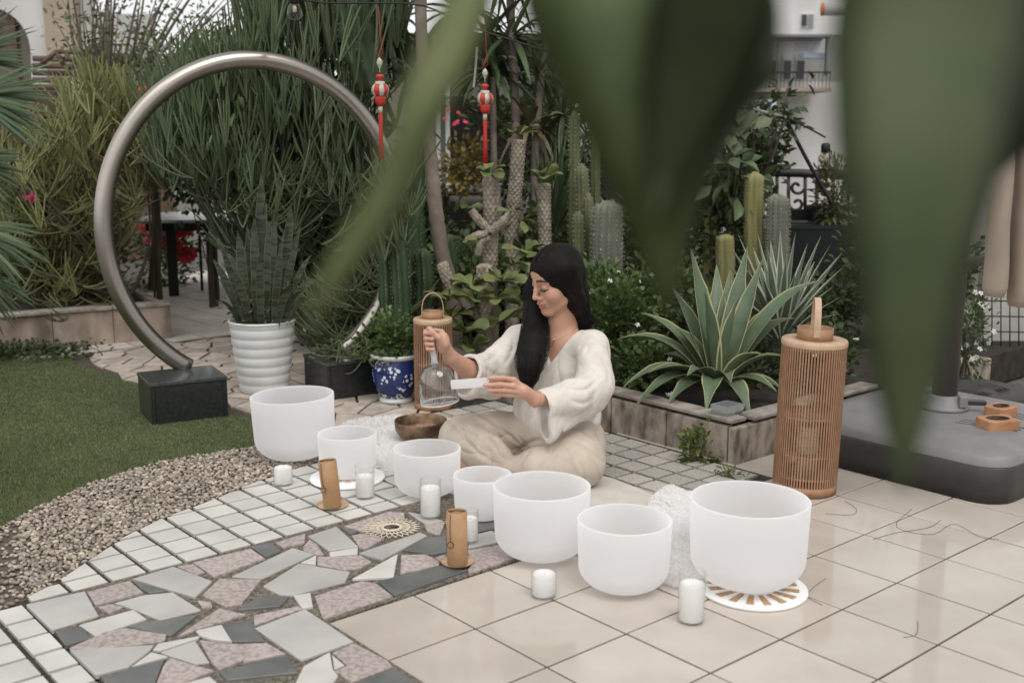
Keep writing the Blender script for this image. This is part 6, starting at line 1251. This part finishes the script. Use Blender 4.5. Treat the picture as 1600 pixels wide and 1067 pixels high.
def vcmat(name, rough, sss):
    m = bpy.data.materials.new(name); m.use_nodes = True; n = m.node_tree; b = n.nodes['Principled BSDF']; a = n.nodes.new('ShaderNodeVertexColor'); a.layer_name = 'Col'; n.links.new(a.outputs[0], b.inputs['Base Color']); b.inputs['Roughness'].default_value = rough; b.inputs['Subsurface Weight'].default_value = sss; b.inputs['Subsurface Radius'].default_value = (.012, .005, .003); b.inputs['Subsurface Scale'].default_value = .6
    t = n.nodes.new('ShaderNodeTexNoise'); t.inputs['Scale'].default_value = 420; bp = n.nodes.new('ShaderNodeBump'); bp.inputs['Strength'].default_value = .08; bp.inputs['Distance'].default_value = .001; g = n.nodes.new('ShaderNodeNewGeometry'); n.links.new(g.outputs['Position'], t.inputs['Vector']); n.links.new(t.outputs['Fac'], bp.inputs['Height']); n.links.new(bp.outputs[0], b.inputs['Normal']); return m
SKN = vcmat('skin', .48, .2)
person = thing('person', 'person in a cream linen tunic sitting cross-legged, holding a glass bell and a white mallet', 'person', (*pelv[:2], 0))
sdf_obj('body', body, (-.33, 3.42, .0), (.42, 4.16, .88), .0026, SKN, person, 1, skincol)
# ---- folds: sums of ridged waves
FR = np.random.default_rng(3)
def folds(P, n, wl, amp, seed, stretch=None):
    r = np.random.default_rng(seed); d = np.zeros(len(P)); Q = P if stretch is None else P @ stretch
    wq = Q + .02 * np.sin(Q[:, [1, 2, 0]] * 21 + seed) + .008 * np.sin(Q[:, [2, 0, 1]] * 55 + seed)
    for i in range(n):
        k = r.normal(0, 1, 3); k /= np.linalg.norm(k); ph = r.uniform(0, 6.28); x = wq @ k * (2 * math.pi / (wl * r.uniform(.7, 1.4))) + ph; env = .5 + .5 * np.sin(Q @ r.normal(0, 1, 3) * 14 + r.uniform(0, 6)); d += (1 - 2 * np.abs(np.sin(x)) ** .8) * env
    return d / n ** .5 * amp
def limb(P, a, b, amp, m, k, seed, reach=.14, lo=-.1, hi=1.1):
    a = np3(a); b = np3(b); ba = b - a; L = np.linalg.norm(ba); ax = ba / L; x = np.cross(ax, [.3, .2, .93]); x /= np.linalg.norm(x); y = np.cross(ax, x); q = P - a; t = q @ ax / L; r = np.sqrt((q @ x) ** 2 + (q @ y) ** 2); th = np.arctan2(q @ y, q @ x); rr = np.random.default_rng(seed); d = np.zeros(len(P))
    for i in range(3):
        ph = rr.uniform(0, 6.28); kk = k * rr.uniform(.5, 1.5) * rr.choice((-1, 1)); mm = m + i; u = mm * th + kk * t * L * 10 + ph + .8 * np.sin(9 * t + ph + 2 * th); d += (np.abs(np.sin(u / 2)) ** .45 * 2 - 1.45) * (.4 + .6 * np.sin(2 * th + 5 * t + ph * 2) ** 2) / (1 + .4 * i)
    w = np.clip((t - lo) / .25, 0, 1) * np.clip((hi - t) / .25, 0, 1) * np.clip((reach - r) / .05, 0, 1); return -amp * d * w
def crease(P, folds_):
    q = P - np.array([0, 0, CAMH]); yy = q[:, 1] * CC - q[:, 2] * SS; X_ = np.stack([800 + FPX * q[:, 0] / yy, 533.5 - FPX * (q[:, 1] * SS + q[:, 2] * CC) / yy], 1); out = np.zeros(len(P))
    for pts, w, dep in folds_:
        w = w * 1.5; dep = dep * .62; pts = np.array(pts, float); m = 9 + w * 430 * 5; k = np.flatnonzero((X_[:, 0] > pts[:, 0].min() - m) & (X_[:, 0] < pts[:, 0].max() + m) & (X_[:, 1] > pts[:, 1].min() - m) & (X_[:, 1] < pts[:, 1].max() + m))
        if len(k) == 0: continue
        Z = X_[k]; best = np.full(len(k), 1e9); fade = np.zeros(len(k)); pp = smoothpath([(a, b, 0) for a, b in pts], 3 * len(pts))[:, :2]; n = len(pp) - 1
        for i in range(n):
            a, b = pp[i], pp[i + 1]; ba = b - a; t = np.clip(((Z - a) @ ba) / (ba @ ba), 0, 1); d = np.sqrt(((Z - a - t[:, None] * ba) ** 2).sum(1)); u = (i + t) / n; c = d < best; best[c] = d[c]; fade[c] = np.sin(np.clip(u[c], 0, 1) * math.pi) ** .6
        best = best / 430; out[k] += fade * (dep * np.exp(-(best / w) ** 2) - dep * .3 * np.exp(-((best - 2.3 * w) / (1.4 * w)) ** 2))
    return out
NK = neck0 + TU * .012
def tunic(P):
    fl = np.stack([TR, TF, TU], 1)
    d = ell(P, pelv + TU * .085, (.172, .138, .17), fl); d = smin(d, ell(P, chest + TU * .015, (.158, .106, .14), fl), .06)
    d = smin(d, cap(P, shR, shL, .054), .045)
    # sleeves: arm tube plus hanging cloth
    dn = np.array([0, 0, -1.])
    cL = A_(851, 632, 3.61); cLb = A_(856, 672, 3.625)
    sl = chain(P, [(shL, .055), (elL + np.array([.002, 0, -.003]), .055), (elL * .5 + cL * .5 + np.array([0, -.012, -.004]), .052), (cL, .045)], .03); sl = smin(sl, chain(P, [(shL + dn * .03, .045), (elL + dn * .055 + np.array([-.025, 0, 0]), .046), (cLb, .034)], .03), .03); sl = smin(sl, cap(P, cL, cLb, .043, .036), .02)
    ax = unit(cL - elL); cut = (P - A_(849, 648, 3.615)) @ ax; sl = np.maximum(sl, cut); inn = smin(cap(P, cL - ax * .05, cL + ax * .1, .034, .04), cap(P, cLb - ax * .05, cLb + ax * .1, .026, .032), .02); inn = smin(inn, cap(P, cL, cLb, .035, .029), .015); sl = smax(sl, -np.maximum(inn, -(cut + .045)), .003)
    cR = A_(733, 578, 3.755); cRb = A_(731, 606, 3.765)
    s2 = chain(P, [(shR, .066), (elR + (shR - elR) * .25, .066), (cR, .05)], .03); s2 = smin(s2, chain(P, [(shR + dn * .03, .06), (elR + (shR - elR) * .2 + dn * .03, .058), (cRb, .036)], .03), .03); s2 = smin(s2, cap(P, cR, cRb, .048, .036), .02)
    ax2 = unit(wrR - elR); ax2 = unit(ax2 + np.array([0, 0, -.25])); cut2 = (P - A_(725, 588, 3.75)) @ ax2; s2 = np.maximum(s2, cut2); in2 = smin(cap(P, cR - ax2 * .05, cR + ax2 * .1, .041, .046), cap(P, cRb - ax2 * .05, cRb + ax2 * .1, .029, .035), .02); in2 = smin(in2, cap(P, cR, cRb, .041, .029), .015); s2 = smax(s2, -np.maximum(in2, -(cut2 + .045)), .003)
    sl = sl + limb(P, shL, elL, .0032, 2, .9, 4, .11) + limb(P, elL, cLb, .0036, 2, 1.2, 9, .11); s2 = s2 + limb(P, shR, cRb, .0038, 2, 1.3, 6, .12)
    d = d + limb(P, NK, pelv, .004, 5, .35, 2, .26, .15, 1.4)
    d = smin(d, sl, .012); d = smin(d, s2, .014)
    d = d + folds(P, 5, .2, .0035, 11, np.diag([1, 1, .55])) + folds(P, 4, .08, .0009, 5, np.diag([1, 1, .5]))
    d = d + crease(P, (([(901, 560), (909, 539), (920, 527)], .005, .006), ([(884, 607), (909, 610), (924, 603), (941, 586)], .0048, .008), ([(892, 626), (912, 630), (926, 621)], .005, .007), ([(863, 620), (863.5, 684)], .003, .0035), ([(941, 622), (926, 660), (893, 683)], .006, .009), ([(944, 662), (930, 672), (914, 677)], .005, .008), ([(752, 572), (779, 588), (800, 592)], .005, .007), ([(787, 538), (772, 557), (756, 566)], .0045, .006), ([(803, 527), (799, 552), (786, 572)], .005, .007), ([(833, 603), (840, 649), (836, 685)], .005, .006), ([(740, 556), (742, 590), (736, 618)], .003, .003), ([(900, 640), (880, 665), (872, 690)], .005, .006), ([(885, 560), (876, 590), (872, 612)], .006, .004), ([(940, 560), (950, 580), (950, 600)], .005, .005)))
    zc_ = (P - pelv) @ TU; hem = .018 + .014 * np.sin((P @ TR) * 23) + .012 * np.sin((P @ TF) * 31); d = np.where(((P - pelv) @ TF) ** 2 + ((P - pelv) @ TR) ** 2 < .24 ** 2, np.maximum(d, hem - zc_ - .045), d)
    # neckline: V in front, round hole at the neck
    l = P - NK; x, y, z = l @ TR, l @ TF, l @ TU; v0 = -.122
    vee = np.maximum(np.maximum(np.abs(x + .004) - (z - v0) * .62, .01 - y), v0 - z); hole = np.maximum(np.sqrt((x * .82) ** 2 + (y - .005) ** 2) - (.066 + .3 * np.clip(z, -.03, .06)), -.055 - z)
    return smax(d, -np.minimum(vee, hole), .003)
LIN = mat('cream_linen', (.66, .61, .55), .9, (.58, .53, .475), 25, bump=.15, bscale=700, sheen=.05, bdist=.002)
sdf_obj('tunic', tunic, (-.28, 3.5, .02), (.48, 4.24, .66), .003, LIN, person, 0)
def trousers(P):
    d = chain(P, [(hipR, .108), (hipR * .45 + knR * .55 + np.array([0, 0, .014]), .086), (knR + np.array([0, 0, .008]), .077)], .03); d = smin(d, chain(P, [(knR + np.array([-.012, -.01, .0]), .076), (knR * .5 + anR * .5 + np.array([0, -.02, .002]), .06), (anR + np.array([0, -.02, -.005]), .05)], .03), .01)
    e = chain(P, [(hipL, .108), (hipL * .5 + knL * .5 + np.array([-.01, 0, .016]), .098), (knL + np.array([-.01, 0, 0]), .086)], .03); e = smin(e, chain(P, [(knL, .082), (knL * .5 + anL * .5 + np.array([.01, -.07, .008]), .068), (A_(800, 735, 3.70), .046)], .03), .03)
    d = smin(d, e, .008); d = smin(d, cap(P, pelv, pelv - np.array([0, 0, .02]), .15), .04)
    d = d + folds(P, 5, .2, .003, 21) + limb(P, hipR, knR, .008, 2, .8, 31, .15) + limb(P, knR, anR, .0075, 2, .7, 32, .12) + limb(P, hipL, knL, .0075, 2, 1.0, 33, .15) + limb(P, knL, anL, .0075, 2, .8, 34, .13)
    d = d + crease(P, (([(699, 649), (718, 675), (738, 698), (760, 716), (783, 726)], .0042, .008), ([(745, 646), (764, 656), (783, 670), (802, 686), (820, 698)], .0045, .009), ([(737, 650), (755, 661), (775, 676), (796, 693)], .004, .005), ([(767, 680), (778, 695), (788, 709), (800, 714)], .006, .014), ([(748, 700), (755, 684), (767, 679)], .005, .009), ([(800, 716), (813, 702), (832, 690), (848, 688)], .005, .008), ([(832, 700), (820, 715), (808, 732)], .004, .006), ([(921, 712), (932, 731), (935, 752)], .0042, .008), ([(907, 722), (912, 742), (912, 752)], .004, .006), ([(876, 691), (899, 694), (925, 709), (943, 725)], .005, .009), ([(809, 680), (818, 692), (822, 700)], .004, .006), ([(725, 660), (740, 676), (748, 690)], .005, .006), ([(870, 712), (850, 725), (842, 745)], .006, .004)))
    return np.maximum(d, .0135 - P[:, 2])
TRO = mat('beige_cotton', (.52, .445, .37), .88, (.46, .39, .32), 18, bump=.15, bscale=600, bdist=.002)
sdf_obj('trousers', trousers, (-.36, 3.4, .0), (.46, 4.24, .32), .003, TRO, person, 0)
# ---- hair
HAIR = mat('black_hair', (.005, .004, .0038), .6, (.008, .0065, .006), 40, spec=.16)
FARC = [(H(.02, .0, .085), .03), (A_(848, 416, 3.945), .036), (A_(834, 455, 3.965), .034), (A_(835, 498, 3.935), .037), (A_(833, 535, 3.85), .045), (A_(830, 555, 3.815), .046), (A_(827, 575, 3.795), .037), (A_(826, 592, 3.79), .024), (A_(825, 606, 3.79), .009)]
NEAR = [(H(-.02, -.0, .085), .03), (H(-.06, -.0, .05), .034), (A_(892, 447, 3.865), .036), (A_(901, 472, 3.88), .034), (A_(908, 490, 3.93), .03), (A_(924, 500, 3.98), .018)]
BACK = [(H(0, -.035, .055), .06), (A_(889, 425, 3.965), .056), (A_(894, 455, 3.975), .056), (A_(899, 485, 3.99), .052), (A_(903, 515, 4.03), .046), (A_(905, 545, 4.05), .03)]
def hair(P):
    L = (P - HC) @ HM; d = ell(L, (0, -.001, .034), (.083, .0985, .0885)); cutf = ell(L, (0, .105, -.046), (.073, .079, .108)); d = smax(d, -cutf, .006)
    o = smin(chain(P, NEAR, .02), chain(P, BACK, .02), .02); o = smax(o, -ell(L, (0, .105, -.046), (.073, .082, .118)), .004); d = smin(d, o, .035); d = smin(d, chain(P, FARC, .03), .03)
    return d + .0007 * np.sin(P @ np.array([620., 390., 6.]))
ho_ = sdf_obj('hair', hair, (-.08, 3.66, .33), (.34, 4.14, .86), .0034, HAIR, person, 1)
S = []
def strands(ch, n, r0=.85, r1=1.04, w=1.0):
    c = np.array([p for p, _ in ch]); r = np.array([q for _, q in ch])
    for _ in range(n):
        a = RNG.uniform(0, 6.283); q = RNG.uniform(r0, r1); o = np.array([math.cos(a), math.sin(a), 0]); fz = 1 + (RNG.random() < .12) * RNG.uniform(0, .25); pp = [c[i] + o * r[i] * q * (fz if i > 1 else 1) * (1 if i else .6) + RNG.normal(0, .0026, 3) * w for i in range(len(c))]; pp[-1] = pp[-1] + (pp[-1] - pp[-2]) * RNG.uniform(-.3, .5); path = smoothpath([tuple(p) for p in pp], 16); S.append(path)
strands(FARC[1:], 700, .9, 1.05); strands(NEAR[1:], 420, .9, 1.03); strands(BACK[1:], 260, .9, 1.05); strands(FARC[2:], 40, 1.0, 1.22, 2.2); strands(NEAR[2:], 16, 1.0, 1.1, 1.5)
for _ in range(700):
    s = RNG.choice((-1, 1)); y0 = RNG.uniform(-.08, .075); th = np.linspace(.05, 1.55, 16); sc = math.sqrt(max(.05, 1 - ((y0 - .001) / .102) ** 2)); x = s * .0855 * np.sin(th) * sc; z = .034 + .0905 * np.cos(th) * sc; y = y0 - .028 * th * (1 + y0 * 4)
    p = np.array([H(a, b, c) for a, b, c in zip(x, y, z)]); L = (p - HC) @ HM
    if (ell(L, (0, .105, -.046), (.073, .079, .108)) < .001).any(): continue
    if (hair(p) > .0035).any(): continue
    S.append(p + RNG.normal(0, .0006, 3))
V, F = multi_tubes(np.array(S), np.array([.0006] + [.0009] * 12 + [.0008, .0006, .0003])[None], 4); me = bpy.data.meshes.new('strands'); fast_mesh(me, V, F); obj('strands', me, mat('hair_strand', (.011, .009, .008), .34, spec=.4, var=.5), ho_, kind='stuff')
# lashes of the lowered lids
for s in (-1, 1):
    LS = []
    for u in np.linspace(.016, .05, 16):
        z = -.0035 - .0045 * math.sin((u - .013) / .036 * math.pi); y = .0885 - 11 * (u - .031) ** 2; LS.append([H(s * u, y - .002, z + .0005), H(s * u * 1.01, y + .003, z - .0015), H(s * u * 1.03, y + .0065, z - .0022)])
    V, F = multi_tubes(np.array(LS), np.array([.0006, .0005, .0002])[None], 3); me = bpy.data.meshes.new('eyelashes'); fast_mesh(me, V, F); obj('eyelashes', me, HAIR, person)
# ---- jewellery
GD = mat('gold', (.75, .5, .22), .3, metal=1); RC = mat('red_cord', (.5, .09, .03), .6)
def loop(c, axis, r, rr, m, nm, sq=1.0, tilt=0):
    ax = unit(axis); x = unit(np.cross(ax, [0, 0, 1.])); y = np.cross(ax, x); an = np.linspace(0, 2 * math.pi, 33); MB().tube([c + x * r * math.cos(a) * sq + y * r * math.sin(a) + ax * tilt * math.sin(a) for a in an], rr, 6).build(nm, m, person)
fax = unit(wrL - elL); loop(wrL - fax * .003, fax, .0265, .0011, RC, 'bracelet', 1, .01); loop(wrL + fax * .004, fax, .0262, .0008, GD, 'bracelet', 1, -.004); loop(kn[2] * .55 + tipL[2] * .45, unit(tipL[2] - kn[2]), .0092, .001, GD, 'finger_ring')
nk = [A_(901, 512, 3.86), A_(890, 521, 3.835), A_(876, 528, 3.825), A_(864, 531, 3.825), A_(853, 524, 3.85)]
MB().tube(smoothpath([tuple(p) for p in nk], 24), .0007, 5).build('necklace', mat('dark_gold', (.35, .2, .08), .35, metal=1), person)
MB().tube([A_(861, 532, 3.82), A_(868, 529, 3.82)], .0012, 5).build('pendant', GD, person)
# ---- glass bell and mallet (held, so things of their own)
def oriented(o, p, ax): o.location = p; o.rotation_euler = orient(ax); return o
bt = thing('glass_bell', 'clear glass hand bell with a tall handle held in one hand', 'bell'); oriented(bt, Vector(hb0), BAX); hbell = np.linalg.norm(hb1 - hb0); hh_ = np.linalg.norm(hb2 - hb1)
rb = 31 * pm(3.66); pr = [(rb, 0), (rb * .985, hbell * .3), (rb * .95, hbell * .55), (rb * .82, hbell * .78), (rb * .55, hbell * .93), (rb * .22, hbell * .995)]; inn = [(r - .003, z - (.003 if i else 0)) for i, (r, z) in enumerate(pr)]
BG = thin_glass('bell_glass', (.93, .94, .94), 1.7)
MB().lathe(pr + [(.0, hbell * 1.0)] + [(0, hbell - .004)] + inn[::-1] + [pr[0]], n=56).build('dome', BG, bt, loc=(0, 0, 0)); MB().tube([((rb - .0015) * math.cos(a), (rb - .0015) * math.sin(a), 0) for a in np.linspace(0, 2 * math.pi, 57)], .0019, 6).build('rim', mat('glass_rim', (.8, .82, .82), .1, spec=.8), bt, loc=(0, 0, 0))
HDG = mat('frosted_handle', (.72, .74, .74), .25, trans=.5)
MB().lathe([(0, hbell - .002), (.014, hbell), (.0105, hbell + .012), (.0095, hbell + hh_ * .5), (.0105, hbell + hh_ - .004), (.009, hbell + hh_), (0, hbell + hh_)], n=24).build('handle', HDG, bt, loc=(0, 0, 0))
mt_ = thing('mallet', 'short white frosted mallet rod held level beside the glass bell', 'mallet', ml0)
MB().tube([ml0, ml0 + (ml1 - ml0) * .02, ml1 - (ml1 - ml0) * .02, ml1], [.0135, .0158, .0158, .0135], 24).build('head', QZ, mt_); MB().tube([ml1 - (ml1 - ml0) * .03, ml2], .0042, 10).build('grip', mat('wood_grip', (.45, .33, .24), .5), mt_)
